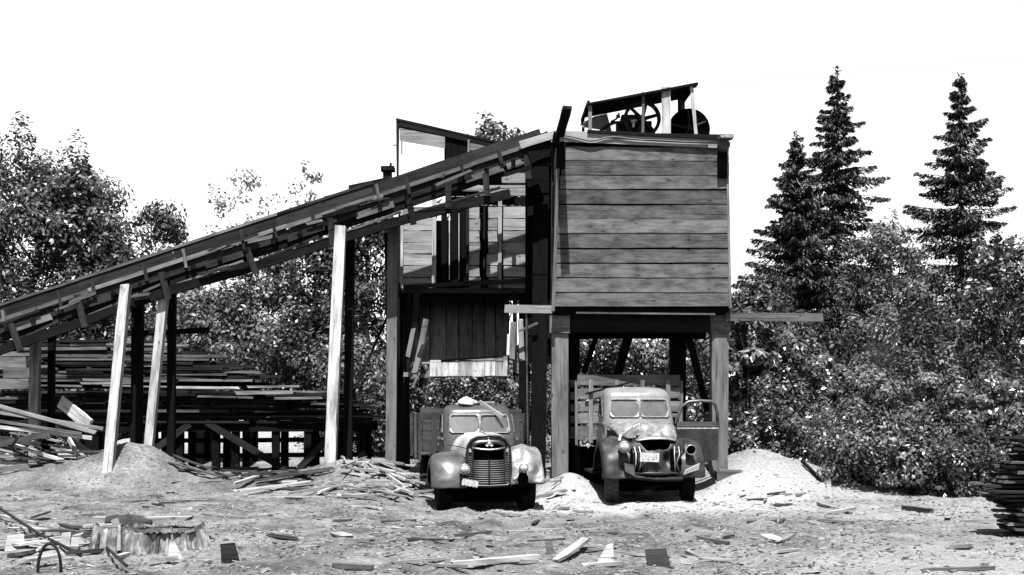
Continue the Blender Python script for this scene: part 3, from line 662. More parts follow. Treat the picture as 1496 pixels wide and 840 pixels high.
def cab(parent, y0, zf, zbelt, zs, zw, ztop, wb, wr, xw, length, slant, mat, doors=(-1, 1), pane=GLASS):
    """rounded cab shell with real openings; y0 = front of the cowl"""
    def ring(z, w, yf, yb, k=1.0, bow=.06):
        ww = w
        half = [(.015, yf), (xw * k * .55, yf + bow * .3), (xw * k, yf + bow), (ww * .93, yf + bow + .06), (ww, yf + .2), (ww, yf + .30), (ww, yf + .55), (ww, yb - .28), (ww * .97, yb - .06), (ww * .8, yb), (ww * .45, yb), (.025, yb)]
        return [V((x, y, z)) for x, y in half] + [V((-x, y, z)) for x, y in reversed(half)]
    yb = y0 + length
    lv = [(zf, wb * .97, y0 - .02, yb), (zbelt - .25, wb, y0, yb), (zbelt, wb, y0 + .05, yb), (zs, wb * .98, y0 + .09, yb),
          (zs + .03, wb * .975, y0 + .10, yb), (zw - .03, wr * 1.03, y0 + .10 + slant * .92, yb - .05), (zw, wr * 1.02, y0 + .10 + slant, yb - .06),
          (zw + (ztop - zw) * .28, wr * 1.0, y0 + .115 + slant, yb - .07), (zw + (ztop - zw) * .62, wr * .95, y0 + .18 + slant, yb - .11), (zw + (ztop - zw) * .88, wr * .84, y0 + .32 + slant, yb - .2), (ztop, wr * .58, y0 + .52 + slant, yb - .38)]
    ks = [1, 1, 1, 1, 1, .95, .95, .94, .9, .8, .55]
    rows = [ring(z, w, yf, yb_, k) for (z, w, yf, yb_), k in zip(lv, ks)]
    n = len(rows[0])
    wind = {0, 1, n - 2, n - 3}              # windshield segments; 23 closes the ring across the centre
    side = {5, 6, n - 7, n - 8}
    rear = {10, 11, 12}
    mb = MB(); mb.grid(rows, closed=True, skip=lambda i, k: (i in (4,) and (k in wind or k in side or k in rear)))
    mb.f.append(tuple(len(rows) * n - n + k for k in range(n)))
    c = loc('cab', mb, mat, parent, smooth=True, sub=2, solid=.025)
    A = rows[4]; B = rows[5]
    for sg in (0, 1):                        # two windshield panes
        idx = [0, 1, 2] if sg == 0 else [n - 1, n - 2, n - 3]
        mb = MB(); inn = V((0, .03, 0)); lo_ = [A[i] + inn + V((0, 0, -.03)) for i in idx]; hi_ = [B[i] + inn + V((0, 0, .03)) for i in idx]
        mb.grid([lo_, hi_]); loc('windshield_pane', mb, pane, c, solid=.006)
        # gasket frame round the pane
        mb = MB(); e = V((0, -.012, 0)); c0_ = [A[i] + e for i in idx] + [B[i] + e for i in reversed(idx)]; loop = []
        for q_ in range(len(c0_)):
            p0_, p1_, p2_ = c0_[q_ - 1], c0_[q_], c0_[(q_ + 1) % len(c0_)]
            loop += [p1_] if q_ in (1, 4) else [p1_.lerp(p0_, .10 if (p0_ - p1_).length > .3 else .16), p1_.lerp(p2_, .10 if (p2_ - p1_).length > .3 else .16)]
       
        mb.tube(loop + [loop[0]], .013, 6); loc('windshield_frame', mb, FRAME, c, smooth=True)
    for sg in (-1, 1):
        idx = [5, 6, 7] if sg > 0 else [n - 6, n - 7, n - 8]
        if sg in doors:
            mb = MB(); inn = V((-sg * .03, 0, 0)); mb.grid([[A[i] + inn for i in idx], [B[i] + inn for i in idx]]); loc('side_window', mb, GLASSD, c, solid=.005)
            mb = MB(); loop = [A[i] + V((sg * .012, 0, 0)) for i in idx] + [B[i] + V((sg * .012, 0, 0)) for i in reversed(idx)]
            mb.tube(loop + [loop[0]], .014, 5); loc('window_frame', mb, PAINT_2, c)
            x = sg * (wb + .006)             # door outline: raised belt strip and handle
            mb = MB(); mb.box((x, y0 + .62, zbelt + .02), (.02, .95, .025)); mb.box((x, y0 + .98, zbelt - .1), (.05, .12, .025)); loc('door_handle', mb, CHROME, c)
            d = MB(); d.box((x - sg * .003, y0 + .65, (zf + zbelt) / 2), (.02, .82, zbelt - zf - .1)); loc('door', d, mat, c)
        else:                                # dark doorway where the door stands open
            mb = MB(); mb.box((sg * (wb + .004), y0 + .62, (zf + zs) / 2 + .05), (.02, .78, zs - zf - .05)); loc('doorway', mb, BLACK, c)
    mb = MB(); mb.tube([A_ + V((0, -.012, -.10)) for A_ in (rows[3][4], rows[3][3], rows[3][2], rows[3][1], rows[3][0], rows[3][n - 1], rows[3][n - 2], rows[3][n - 3], rows[3][n - 4], rows[3][n - 5])], .010, 5); loc('cowl_moulding', mb, PAINT_D, c)
    # interior: seat back and dash so the cab is not hollow
    mb = MB(); mb.box((0, yb - .25, zs - .02), (wb * 1.7, .15, .5)); mb.box((0, y0 + .3, zs - .12), (wb * 1.7, .12, .12)); loc('seat', mb, BLACK, c)
    mb = MB(); mb.lathe([(.19, -.012), (.205, 0), (.19, .012), (.178, 0), (.19, -.012)], 20, Matrix.Translation((.33, y0 + .45, zs + .03)) @ Matrix.Rotation(-.5, 4, 'X')); loc('steering_wheel', mb, BLACK, c)
    return c

def fender(parent, sgn, yc, zc, R0, xc, hw, phi0, phi1, mat, tailz, dents=(), dome=.22, name='fender', lab=None, sq=.6, crumple=0.0):
    rows = []
    nphi, npsi = 26, 16
    for i in range(nphi):
        ph = R(phi0 + (phi1 - phi0) * i / (nphi - 1)); row = []
        for j in range(npsi):
            ps = math.pi * j / (npsi - 1)
            x = xc - math.cos(ps) * hw
            rr = R0 - dome + dome * max(0, math.sin(ps)) ** sq
            p = V((sgn * x, yc - math.cos(ph) * rr, zc + math.sin(ph) * rr))
            for (dx, dz, dr, da) in dents:
                d2 = ((sgn * p.x - dx) ** 2 + (p.z - dz) ** 2) / dr ** 2
                if ph < R(100): p = p + V((0, da * math.exp(-d2), -abs(da) * .25 * math.exp(-d2)))
            if crumple: p = p + V((0, crumple * 2 * abs(float(vnoise(np.array([p.x * 5.3 + 3]), np.array([p.z * 5.3 + ph]))[0])), crumple * float(vnoise(np.array([p.x * 7 + 9]), np.array([p.z * 6 + 2 * ph]))[0])))
            row.append(p)
        rows.append(row)
    tail = rows[-1]                          # sweep down to the running board
    for k in (1, 2, 3):
        rows.append([V((p.x, p.y + .16 * k, p.z + (tailz - p.z) * (k / 3) ** .8)) for p in tail])
    mb = MB(); mb.grid(rows)
    o = loc(name, mb, mat, parent, smooth=True, solid=.02, sub=1)
    if lab: o['label'] = lab
    return o

def headlight(parent, p, r, body, lens=True, depth=.22, lab=None):
    h = MB(); h.lathe([(.01, depth), (r * .5, depth * .85), (r * .85, depth * .45), (r * 1.05, 0), (r * 1.1, -.02), (r * 1.02, -.035), (r * .93, -.02), (r * .8, .02), (r * .4, .06), (.01, .07)], 20, Matrix.Translation(p))
    o = loc('headlight', h, body, parent, smooth=True)
    if lab: o['label'] = lab
    rim = MB(); rim.lathe([(r * .95, -.02), (r * 1.08, -.045), (r * 1.16, -.02), (r * 1.08, 0), (r * .95, -.02)], 20, Matrix.Translation(p)); loc('rim', rim, CHROME, o, smooth=True)
    if lens:
        l = MB(); l.lathe([(r * .96, -.025), (r * .75, -.06), (r * .4, -.08), (.004, -.085)], 20, Matrix.Translation(p)); loc('lens', l, LENS, o, smooth=True)
    else:
        l = MB(); l.lathe([(r * .93, -.015), (r * .7, .03), (r * .3, .05), (.004, .055)], 20, Matrix.Translation(p)); loc('socket', l, BLACK, o, smooth=True)
    return o

def stake_bed(parent, y0, y1, hw, z0, ztop, nsl, mat, hz_top):
    b = bpy.data.objects.new('stake_bed', None); col.objects.link(b); b.parent = parent; WM[b.name] = WM[parent.name].copy()
    def bb(name, a, c, w, h, m_=mat, up=(0, 0, 1)):
        Mw = WM[parent.name]; beam(name, Mw @ V(a), Mw @ V(c), w, h, m_, b, up=(Mw.to_3x3() @ V(up)), warp=.003)
    for k in range(6):
        x = -hw + (k + .5) * 2 * hw / 6
        bb('floor_plank', (x, y0, z0), (x, y1, z0), 2 * hw / 6 - .012, .06)
    for x in (-.4, .4): bb('sill', (x, y0, z0 - .14), (x, y1, z0 - .14), .1, .18, W_DARK)
    for sg in (-1, 1):
        n = max(3, int((y1 - y0) / .62))
        for k in range(n):
            y = y0 + .06 + k * (y1 - y0 - .12) / (n - 1)
            bb('stake', (sg * (hw + .02), y, z0 - .15), (sg * (hw + .03), y, ztop + .03 + rnd.uniform(-.03, .03)), .05, .09, up=(0, 1, 0))
        for k in range(nsl):
            z = z0 + .14 + k * (ztop - z0 - .18) / max(1, nsl - 1)
            bb('slat', (sg * (hw - .03), y0, z + rnd.uniform(-.02, .02)), (sg * (hw - .03), y1, z + rnd.uniform(-.02, .02)), .03, .16)
    for k in range(nsl):
        z = z0 + .14 + k * (hz_top - z0 - .18) / max(1, nsl - 1)
        bb('head_slat', (-hw, y0 + .03, z + rnd.uniform(-.02, .02)), (hw, y0 + .03, z + rnd.uniform(-.02, .02)), .03, .22)
    for x in (-hw * .75, -hw * .25, hw * .25, hw * .75):
        bb('head_stake', (x, y0 - .02, z0 - .1), (x, y0 - .02, hz_top - .02), .04, .09, up=(1, 0, 0))
    return b

def chassis(parent, y1, rear_y, r, hw=.43, z=.62):
    mb = MB()
    for sg in (-1, 1): mb.box((sg * hw, y1 / 2 + .1, z), (.07, y1 - .2, .16))
    for y in (.2, .9, 1.8, 2.8, y1 - .3): mb.box((0, y, z), (2 * hw, .07, .12))
    mb.tube([(-.75, .55, r), (-.4, .55, r - .07), (.4, .55, r - .07), (.75, .55, r)], .05, 8)
    mb.tube([(-.8, rear_y, r), (.8, rear_y, r)], .07, 8); mb.lathe([(.02, -.2), (.17, -.12), (.19, 0), (.17, .12), (.02, .2)], 14, Matrix.Translation((0, rear_y, r)))
    mb.box((0, .75, .75), (.5, .8, .45))     # engine mass under the hood
    loc('chassis', mb, IRON, parent)

PAINT_H = paint('dusty_glare_hood_paint', .5, .35, .3, scale=3, spec=.7)  # dusty hood tone, lightened further so sun glare sits in the colour
# ---------------- left truck
D1 = 22.05
t1 = thing('truck', 'dark old stake-bed truck with barrel grille and one badly dented pale fender, under the shed', 'truck', ((714 - 748) * D1 / F, D1, -.06), R(8.5), 'old trucks under the loading bins')
t1['chrome'] = 1
chassis(t1, 5.0, 3.9, .43)
for sg in (-1, 1):
    wheel(t1, sg * .76, .58, .43, .27, 0)
    wheel(t1, sg * .80, 3.9, .43, .24); wheel(t1, sg * .54, 3.9, .43, .22)
def arc(w, zb_, zt_, y, n=15, e=.62, yb=0):
    r = []
    for i in range(n):
        t = math.pi * i / (n - 1); c_ = math.cos(t); s_ = math.sin(t)
        r.append(V((-math.copysign(abs(c_) ** e, c_) * w, y + yb * (1 - s_), zb_ + (zt_ - zb_) * s_ ** e)))
    return r
rows = [arc(.26, 1.165, 1.24, -.035), arc(.31, 1.16, 1.30, -.03, yb=.04), arc(.355, 1.14, 1.345, .03, yb=.03), arc(.375, 1.0, 1.37, .13), arc(.40, .80, 1.395, .32), arc(.46, .72, 1.415, .62), arc(.54, .68, 1.43, .9), arc(.62, .68, 1.44, 1.16)]
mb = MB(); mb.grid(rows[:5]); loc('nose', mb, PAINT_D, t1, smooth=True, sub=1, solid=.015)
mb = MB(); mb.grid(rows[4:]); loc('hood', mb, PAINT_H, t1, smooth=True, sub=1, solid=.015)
for sg in (-1, 1):
    mb = MB(); mb.tube([(sg * .385, .16, 1.16), (sg * .43, .34, 1.17), (sg * .49, .62, 1.18), (sg * .57, .9, 1.19), (sg * .645, 1.14, 1.19)], .009, 5); loc('hood_seam', mb, PAINT_D, t1)
mb = MB(); mb.tube([(0, -.06, 1.235), (0, .0, 1.315), (0, .1, 1.375), (0, .5, 1.42), (0, 1.1, 1.45)], .014, 6); loc('hood_strip', mb, CHROME, t1, smooth=True)
# grille shell: hoop, side columns with ticks, bars
gs = MB()
hoop = [(-.33, -.01, .50), (-.385, .0, .55), (-.40, .02, .80), (-.395, .03, 1.05), (-.375, .03, 1.2), (-.31, .02, 1.31), (-.2, .015, 1.37), (0, .0, 1.39), (.2, .015, 1.37), (.31, .02, 1.31), (.375, .03, 1.2), (.395, .03, 1.05), (.40, .02, .80), (.385, .0, .55), (.33, -.01, .50), (0, -.05, .49), (-.33, -.01, .50)]
gs.tube(hoop, .026, 8, cap=False)
gr = loc('grille', gs, PAINT_D, t1, smooth=True)
mb = MB(); mb.grid([[V((-.36, .10, .5)), V((0, .06, .5)), V((.36, .10, .5))], [V((-.36, .12, 1.2)), V((0, .08, 1.2)), V((.36, .12, 1.2))]]); loc('radiator', mb, BLACK, gr)
for k in range(11):
    z = .55 + k * .039
    if k > 10: continue
    mb = MB(); mb.tube([(-.275, .015, z), (-.15, -.03, z - .003), (0, -.06, z - .006), (.15, -.03, z - .003), (.275, .015, z)], .0125, 6); loc('bar', mb, IRONG, gr, smooth=True)
for sg in (-1, 1):
    mb = MB(); mb.tube([(sg * .285, .012, .52), (sg * .29, .012, .85), (sg * .285, .01, 1.17)], .016, 6); loc('column', mb, PAINT_D, gr)
    for k in range(15):
        mb = MB(); mb.box((sg * .335, .018, .56 + k * .041), (.075, .03, .016)); loc('tick', mb, IRONG, gr)
    mb = MB(); mb.tube([(sg * .335, -.01, 1.10), (sg * .34, -.012, 1.16)], [.025, .02], 8); loc('marker', mb, CHROME, gr)
mb = MB(); mb.tube([(-.29, .0, 1.175), (-.15, -.05, 1.15), (0, -.075, 1.14), (.15, -.05, 1.15), (.29, .0, 1.175)], .017, 6); loc('chrome_bar', mb, CHROME, gr, smooth=True)
mb = MB(); mb.tube([(0, -.075, .55), (0, -.085, .75), (.0, -.075, .97)], .018, 6); loc('centre_bar', mb, PAINT_D, gr)
mb = MB()
for (dx, dz) in ((-.038, 0), (.038, 0), (0, .045)): mb.add([(dx - .034, -.085, 1.225 + dz), (dx, -.09, 1.255 + dz), (dx + .034, -.085, 1.225 + dz), (dx, -.09, 1.195 + dz), (dx, -.04, 1.225 + dz)], [(0, 3, 2, 1), (0, 1, 4), (1, 2, 4), (2, 3, 4), (3, 0, 4)])
loc('emblem', mb, WHITE, t1)
for sg in (-1, 1):                           # hood-side louvres
    for k in range(5):
        mb = MB(); mb.box((sg * (.56), .72, .93 + k * .042), (.03, .42, .016), Euler((0, 0, sg * -.23))); loc('louvre', mb, IRONG, t1)
fl = fender(t1, -1, .60, .43, .64, .67, .335, 2, 172, PAINT_F, .48, dents=[(.9, .75, .12, .03)], lab='smooth weathered grey fender', crumple=.02)
fr = fender(t1, 1, .60, .46, .74, .70, .345, 4, 172, PAINT_W, .48, dents=[(.88, .70, .085, .22), (.97, .86, .07, .16), (.80, .52, .08, .14), (.60, 1.06, .05, .10), (.78, 1.14, .04, .10), (.95, 1.02, .05, .08), (.72, .78, .05, -.05)], dome=.30, lab='pale badly dented fender', sq=.55, crumple=.10)
headlight(t1, V((-.45, -.12, .80)), .085, PAINT_D, depth=.35)
headlight(t1, V((.60, -.20, .82)), .078, PAINT_D, depth=.3)
mb = MB(); mb.lathe([(.004, -.01), (.7, -.008), (1, 0), (.7, .02), (.004, .03)], 20, Matrix.Translation((.595, -.165, .615)) @ Matrix.Diagonal((.10, .8, .135, 1))); loc('fender_hole', mb, BLACK, t1)
mb = MB()
for k in range(9): mb.box((-.47 + k * .030, -.135 + k * .004, .575 - k * .006 + (.01 if k % 2 else 0)), (.022, .035, .115), Euler((0, .06, 0)))
mb.box((-.35, -.11, .55), (.29, .03, .09), Euler((0, .1, 0))); loc('crumpled_plate', mb, WHITE, t1)
mb = MB(); mb.box((0, .12, .45), (1.5, .06, .22)); loc('shade_valance', mb, BLACK, t1)  # black valance added to darken the space below the nose
mb = MB(); mb.box((0, .42, .33), (1.3, .34, .30)); mb.box((0, 1.2, .34), (1.1, 1.4, .26)); loc('axle_shade_block', mb, BLACK, t1)  # black axle and spring mass, added as shade under the truck
mb = MB(); mb.tube([(.45, -.12, .62), (.47, -.16, .6)], .045, 8); loc('tow_hook', mb, CHROME, t1)
cab(t1, 1.12, .55, 1.28, 1.385, 1.78, 1.955, .70, .64, .575, 1.3, .22, PAINT_C)
for sg in (-1, 1):
    mb = MB(); mb.box((sg * .84, 1.75, .46), (.26, 1.2, .05)); loc('running_board', mb, IRON, t1)
stake_bed(t1, 2.62, 5.1, 1.02, .98, 1.72, 4, W_BED1, 1.8)
mb = MB(); mb.tube([(.80, 1.15, 1.0), (.93, 1.0, 1.0), (1.02, .95, .98)], .014, 5); mb.box((1.05, .95, .98), (.06, .03, .2)); loc('mirror', mb, IRONG, t1)
# rubbish on its cab roof
Mw = WM[t1.name]
rg = MB()
for i in range(7):
    row = []
    for k in range(12):
        a = 2 * math.pi * k / 12; rr = (.15, .17, .15, .13, .09, .05, .01)[i] * (1 + .25 * math.sin(3 * a + i) + .12 * math.sin(5 * a + 2 * i))
        row.append(Mw @ V((-.20 + 1.3 * rr * math.cos(a), 1.75 + rr * math.sin(a), 1.94 + i * .027)))
    rg.v += [tuple(p) for p in row]
for i in range(6):
    for k in range(12): rg.f.append((i * 12 + k, i * 12 + (k + 1) % 12, (i + 1) * 12 + (k + 1) % 12, (i + 1) * 12 + k))
tag(put('rag', rg, CLOTH, smooth=True), 'pale crumpled rag lying on the left truck\'s cab roof', 'rag')
tag(beam('roof_board', Mw @ V((.05, 1.75, 2.0)), Mw @ V((.43, 1.27, 1.71)), .035, .075, W_SHED, None), 'short pale stick leaning down over the left truck windshield', 'stick')
tag(beam('roof_board', Mw @ V((-.05, 1.8, 1.985)), Mw @ V((.35, 1.9, 1.99)), .1, .04, W_SCRAP, None), 'short scrap board lying flat on the left truck cab roof', 'board')

PAINT_H2 = paint('scuffed_hood_paint', .24, .5, .35, scale=5, spec=.6)
# ---------------- right truck
D2 = 23.3
t2 = thing('truck', 'wrecked old stake-bed truck with buckled hood and open door, under the big bin', 'truck', ((958 - 748) * D2 / F, D2, .03), R(5), 'old trucks under the loading bins')
t2['chrome'] = 1
chassis(t2, 5.2, 4.0, .46)
for sg in (-1, 1):
    wheel(t2, sg * .74, .62, .46, .27, R(-9), RUBBERD if sg < 0 else RUBBER)
    wheel(t2, sg * .82, 4.0, .46, .24); wheel(t2, sg * .56, 4.0, .46, .22)
fender(t2, -1, .64, .50, .72, .69, .30, -4, 172, PAINT_2, .5, dents=[(.62, .62, .14, .10), (.8, 1.05, .12, .05)], dome=.20, sq=.42, lab='buckled fender above the turned wheel', crumple=.06)
fender(t2, 1, .64, .50, .70, .69, .30, -4, 172, PAINT_2, .5, dents=[(.9, .7, .10, .04)], dome=.24, crumple=.04)
# nose apron: swept sheet between the fenders with a central prow, crumpled, torn open at the top
rows = []
for i in range(12):
    row = []
    for j in range(25):
        x = -.60 + j * .05; u = abs(x) / .6
        e_ = min(1, max(0, (abs(x - .01) - .20) / .14)); ztop_ = 1.0 + .17 * e_ * e_ * (3 - 2 * e_) + .03 * x + .014 * math.sin(31 * x) * math.sin(13 * x + 1)
        z = .53 + (ztop_ - .53) * i / 11
        y = -.15 + .33 * u ** 2.0 + .16 * max(0, (z - .85) / .3) ** 2 * (1 - .5 * u)
        y += .03 * math.sin(6 * x + 1.3) * math.sin(8 * z) + .014 * math.sin(19 * x + 13 * z)
        y += .13 * math.exp(-((x - .20) / .08) ** 2 - ((z - .78) / .16) ** 2) + .05 * math.exp(-((x - .02) / .1) ** 2 - ((z - .62) / .06) ** 2)
        y += .07 * math.exp(-((x - .26) / .09) ** 2 - ((z - .86) / .13) ** 2) + .05 * math.exp(-((x + .42) / .08) ** 2 - ((z - .95) / .1) ** 2)
        row.append(V((x, y, z)))
    rows.append(row)
mb = MB(); mb.grid(rows); loc('nose_panel', mb, PAINT_2, t2, smooth=True, solid=.015)
ng = bpy.data.objects.new('grille', None); col.objects.link(ng); ng.parent = t2; WM[ng.name] = WM[t2.name].copy()
for sg in (-1, 1):
    for k in range(4):
        x = sg * (.31 + k * .042) + (.03 if sg > 0 else 0); bd = (.04 * k if sg > 0 else .0)
        mb = MB(); mb.tube([(x + sg * .02, -.06 + k * .02, .60), (x - bd * .6, -.12 + k * .02, .75), (x - sg * .005 + bd * .3, -.11 + k * .02, .92), (x + sg * .015, -.03 + k * .02, 1.06)], .0125 if k % 2 == 0 else .009, 6)
        loc('bar', mb, CHROME if k % 2 == 0 else PAINT_D, ng, smooth=True)
    mb = MB(); mb.grid([[V((sg * .27, -.07, .6)), V((sg * .50, .0, .6))], [V((sg * .27, -.06, 1.02)), V((sg * .48, .02, 1.02))]]); loc('grille_opening', mb, BLACK, ng, solid=.01)
mb = MB(); mb.tube([(-.42, -.05, .55), (-.2, -.14, .565), (0, -.15, .56), (.16, -.10, .575), (.42, -.05, .55)], .026, 8); loc('lower_bar', mb, PAINT_2, ng, smooth=True)
pl = MB(); pl.box((-.16, -.21, .87), (.36, .012, .17), Euler((0, .04, 0))); lp = loc('license_plate', pl, WHITE, t2)
mb = MB()
for k, (w_, h_) in enumerate(((.03, .07), (.025, .07), (.03, .07), (.012, .03), (.03, .07), (.03, .07))): mb.box((-.285 + k * .05, -.2185, .868 - k * .002), (w_ * .35, .004, h_)); mb.box((-.285 + k * .05, -.2185, .868 + (h_ / 2 if k % 2 else -h_ / 2)), (w_, .004, .012))
loc('plate_marks', mb, PAINT_H, lp)
# buckled hood: crumpled sheet folded up into two humps over the open nose
rows = []
for i in range(23):
    t = i / 22; y = -.02 + t * 1.50; row = []
    for j in range(25):
        s = j / 24 * 2 - 1
        w = .36 + .34 * t ** .8
        z = 1.23 + .33 * t ** .8 - (.04 + .10 * min(1, t * 3)) * abs(s) ** 3
        lip = min(1, max(0, (t - .03) / .14)); lip = lip * lip * (3 - 2 * lip); zz0 = z
        z += .13 * math.exp(-((t - .38) / .10) ** 2) * math.exp(-((s + .38) / .34) ** 2)
        z += .15 * math.exp(-((t - .20) / .17) ** 2) * math.exp(-((s - .42) / .50) ** 2)
        z -= .13 * math.exp(-((t - .56) / .07) ** 2) * (1 - .5 * s * s)
        z -= .10 * math.exp(-((s - .08 - .2 * t) / .05) ** 2) * math.exp(-((t - .28) / .2) ** 2)
        z += .03 * math.sin(11 * s + 7 * t) * math.exp(-((t - .2) / .3) ** 2)
        z = zz0 + (z - zz0) * lip - .02 * (1 - lip)
        row.append(V((s * w + .03 * (1 - t), y + .05 * abs(s) ** 2 * (1 - t), z)))
    rows.append(row)
mb = MB(); mb.grid(rows); o = loc('hood', mb, PAINT_H2, t2, smooth=True, solid=.02); o['label'] = 'buckled crumpled hood lifted at the nose'
for sg in (-1, 1):                           # hood sides and the dark gap under the lip
    mb = MB(); mb.grid([[V((sg * .40, .25, .85)), V((sg * .66, 1.48, .85))], [V((sg * .37, .2, 1.16)), V((sg * .68, 1.48, 1.36))]]); loc('hood_side', mb, PAINT_D, t2, solid=.012)
    mb = MB(); mb.grid([[V((sg * .28, .10, 1.0)), V((sg * .48, .16, 1.0))], [V((sg * .30, .12, 1.22)), V((sg * .40, .15, 1.24))]]); loc('torn_panel', mb, PAINT_2, t2, solid=.012)
mb = MB(); mb.box((0.02, .24, 1.06), (.70, .08, .42)); loc('radiator', mb, BLACK, t2)
headlight(t2, V((-.62, -.10, 1.06)), .10, PAINT_2, depth=.3, lab='headlight with its bright lens')
headlight(t2, V((.66, -.06, 1.0)), .085, PAINT_2, lens=False, depth=.25, lab='empty headlight socket with pale rim')
mb = MB(); mb.grid([[V((.52, -.10, .54)), V((.82, -.04, .62))], [V((.56, -.11, .62)), V((.83, -.06, .74))]]); loc('bent_plate', mb, WHITE, t2, solid=.02)
mb = MB(); mb.grid([[V((-.60, -.10, .60)), V((-.42, -.14, .50))], [V((-.62, -.08, .76)), V((-.44, -.12, .72))]]); loc('bent_bracket', mb, PAINT_F, t2, solid=.02)
mb = MB(); mb.tube([(-.52, -.06, .5), (0, -.12, .45), (.5, -.06, .45)], .045, 8); loc('bumper_bar', mb, IRON, t2)
mb = MB(); mb.box((0, .45, .36), (1.25, .34, .30)); mb.box((0, 1.3, .38), (1.1, 1.4, .26)); loc('axle_shade_block', mb, BLACK, t2)  # black mass round the axle, added to darken the underside
mb = MB(); mb.tube([(-.70, -.02, 1.17), (-.66, .06, 1.27)], [.03, .03], 8); loc('parking_lamp', mb, CHROME, t2)
cab(t2, 1.42, .60, 1.46, 1.575, 1.99, 2.22, .73, .67, .61, 1.20, .20, PAINT_C2, doors=(-1,))
# the open door, swung forward-out on the right side
dg = bpy.data.objects.new('door', None); col.objects.link(dg); dg.parent = t2
Md = Matrix.Translation((.75, 1.58, 0)) @ Matrix.Rotation(R(-88), 4, 'Z'); dg.matrix_basis = Md; WM[dg.name] = WM[t2.name] @ Md; dg['label'] = 'door hanging open with rounded window frame'
def dshape(inner, z0, z1, y0, y1, r, n=6):
    pts = [(y0, z0), (y1, z0)]
    for k in range(n + 1):
        a = math.pi / 2 * k / n; pts.append((y1 - r + r * math.cos(a), z1 - r + r * math.sin(a)))
    for k in range(n + 1):
        a = math.pi / 2 + math.pi / 2 * k / n; pts.append((y0 + r * 1.4 + r * 1.4 * math.cos(a), z1 - r * 1.4 + r * 1.4 * math.sin(a)))
    return pts
mb = MB(); q = [V((0, y, z)) for y, z in ((0.02, .72), (.86, .72), (.88, 1.40), (0, 1.42))]
mb.add(q + [p + V((-.06, 0, 0)) for p in q], [(0, 1, 2, 3), (7, 6, 5, 4), (0, 4, 5, 1), (1, 5, 6, 2), (2, 6, 7, 3), (3, 7, 4, 0)]); loc('door_panel', mb, PAINT_2, dg)
mb = MB(); fr_ = [V((-.03, y, z)) for y, z in ((.02, 1.40), (.04, 1.62), (.12, 1.82), (.26, 1.91), (.5, 1.93), (.72, 1.92), (.82, 1.86), (.86, 1.7), (.87, 1.40))]
mb.tube(fr_, .034, 8); loc('window_frame', mb, PAINT_F, dg, smooth=True)
mb = MB(); mb.box((-.03, .44, 1.46), (.075, .86, .10)); loc('sill', mb, PAINT_F, dg)
mb = MB(); mb.box((.002, .44, 1.375), (.012, .86, .03)); mb.box((-.064, .44, 1.375), (.012, .86, .03)); loc('belt_strip', mb, CHROME, dg)
mb = MB(); mb.tube([(-.09, .72, 1.34), (-.10, .72, 1.24), (-.09, .80, 1.24)], .014, 6); loc('handle', mb, CHROME, dg)
mb = MB(); mb.tube([(-.03, .32, 1.5), (-.08, .44, 1.42), (-.08, .46, 1.25), (-.08, .5, 1.2)], .012, 5); loc('wire', mb, IRON, dg)
for sg in (-1, 1):
    mb = MB(); mb.box((sg * .86, 2.0, .50), (.26, 1.2, .05)); loc('running_board', mb, IRON, t2)
stake_bed(t2, 2.74, 5.2, 1.10, 1.15, 2.34, 5, W_BED, 2.40)
Mw = WM[t2.name]
tag(beam('pole', Mw @ V((-.95, 2.66, 2.08)), Mw @ V((.15, 2.66, 2.36)), .035, .04, W_DARK, None), 'thin dark stick lying across the head boards behind the right truck cab', 'stick')
# ------------------------------------------------------------------ lumber piles
def pile(label, x0f, x1f, y0, ny_, z0, z1, th, plen, mats, seed, ends=.5, group='lumber piles', gap=.012, wmin=.16, wmax=.3, slope=.01):
    """boards laid along x in layers; x0f/x1f give the pile's ends at a height fraction"""
    rr = random.Random(seed); t = thing('lumber_pile', label, 'lumber pile', ((x0f(0) + x1f(0)) / 2, y0 + .5, z0), 0, group)
    z = z0
    while z < z1:
        f = (z - z0) / (z1 - z0); h = th * rr.uniform(.75, 1.35)
        y = y0 + rr.uniform(-.08, .10)
        for r_ in range(ny_):
            w = rr.uniform(wmin, wmax); x = x0f(f) + rr.uniform(-ends, ends)
            while x < x1f(f) - .5:
                L_ = plen * rr.uniform(.7, 1.2); xe = min(x + L_, x1f(f) + rr.uniform(-ends, ends))
                if xe - x > .4:
                    beam('plank', (x, y + w / 2 + rr.uniform(-.05, .05), z + h / 2 + rr.uniform(-slope, slope)), (xe, y + w / 2 + rr.uniform(-.05, .05), z + h / 2 + rr.uniform(-slope, slope)), w, h, rr.choice(mats), t, warp=.003, rag=.03, seg=3)
                x += L_ + rr.uniform(.02, .3)
            y += w + rr.uniform(.02, .15)
        z += h + gap
    return t
# front pile on its trestle
pileB = pile('wide low pile of dark weathered boards on an open trestle behind the conveyor legs', lambda f: -14.5, lambda f: -3.35 - .8 * f - .5 * f * f, 30.6, 4, 1.42, 2.22, .055, 2.8, [W_PILED, W_PILED, W_PILED, W_DARK, W_PILE], 11, ends=.55)
for x in (-13.5, -12, -10.4, -9.0, -8.3, -7.4, -6.9, -5.9, -5.1, -4.4, -3.75):
    for y in (30.8, 32.0):
        beam('trestle_post', (x, y, .0), (x, y, 1.3), .18, .18, W_BLACK, pileB, up=(1, 0, 0))
for y in (30.8, 32.0):
    beam('trestle_cap', (-14.5, y, 1.30), (-3.5, y, 1.31), .2, .2, W_BLACK, pileB, seg=8)
for (x0, z0_, x1, z1_) in ((-7.6, 1.45, -5.6, .25), (-5.3, .3, -4.3, 1.3), (-9.4, .4, -8.0, 1.4), (-11.5, 1.4, -10, .3)):
    beam('trestle_brace', (x0, 30.62, z0_), (x1, 30.62, z1_), .06, .16, W_MID, pileB)
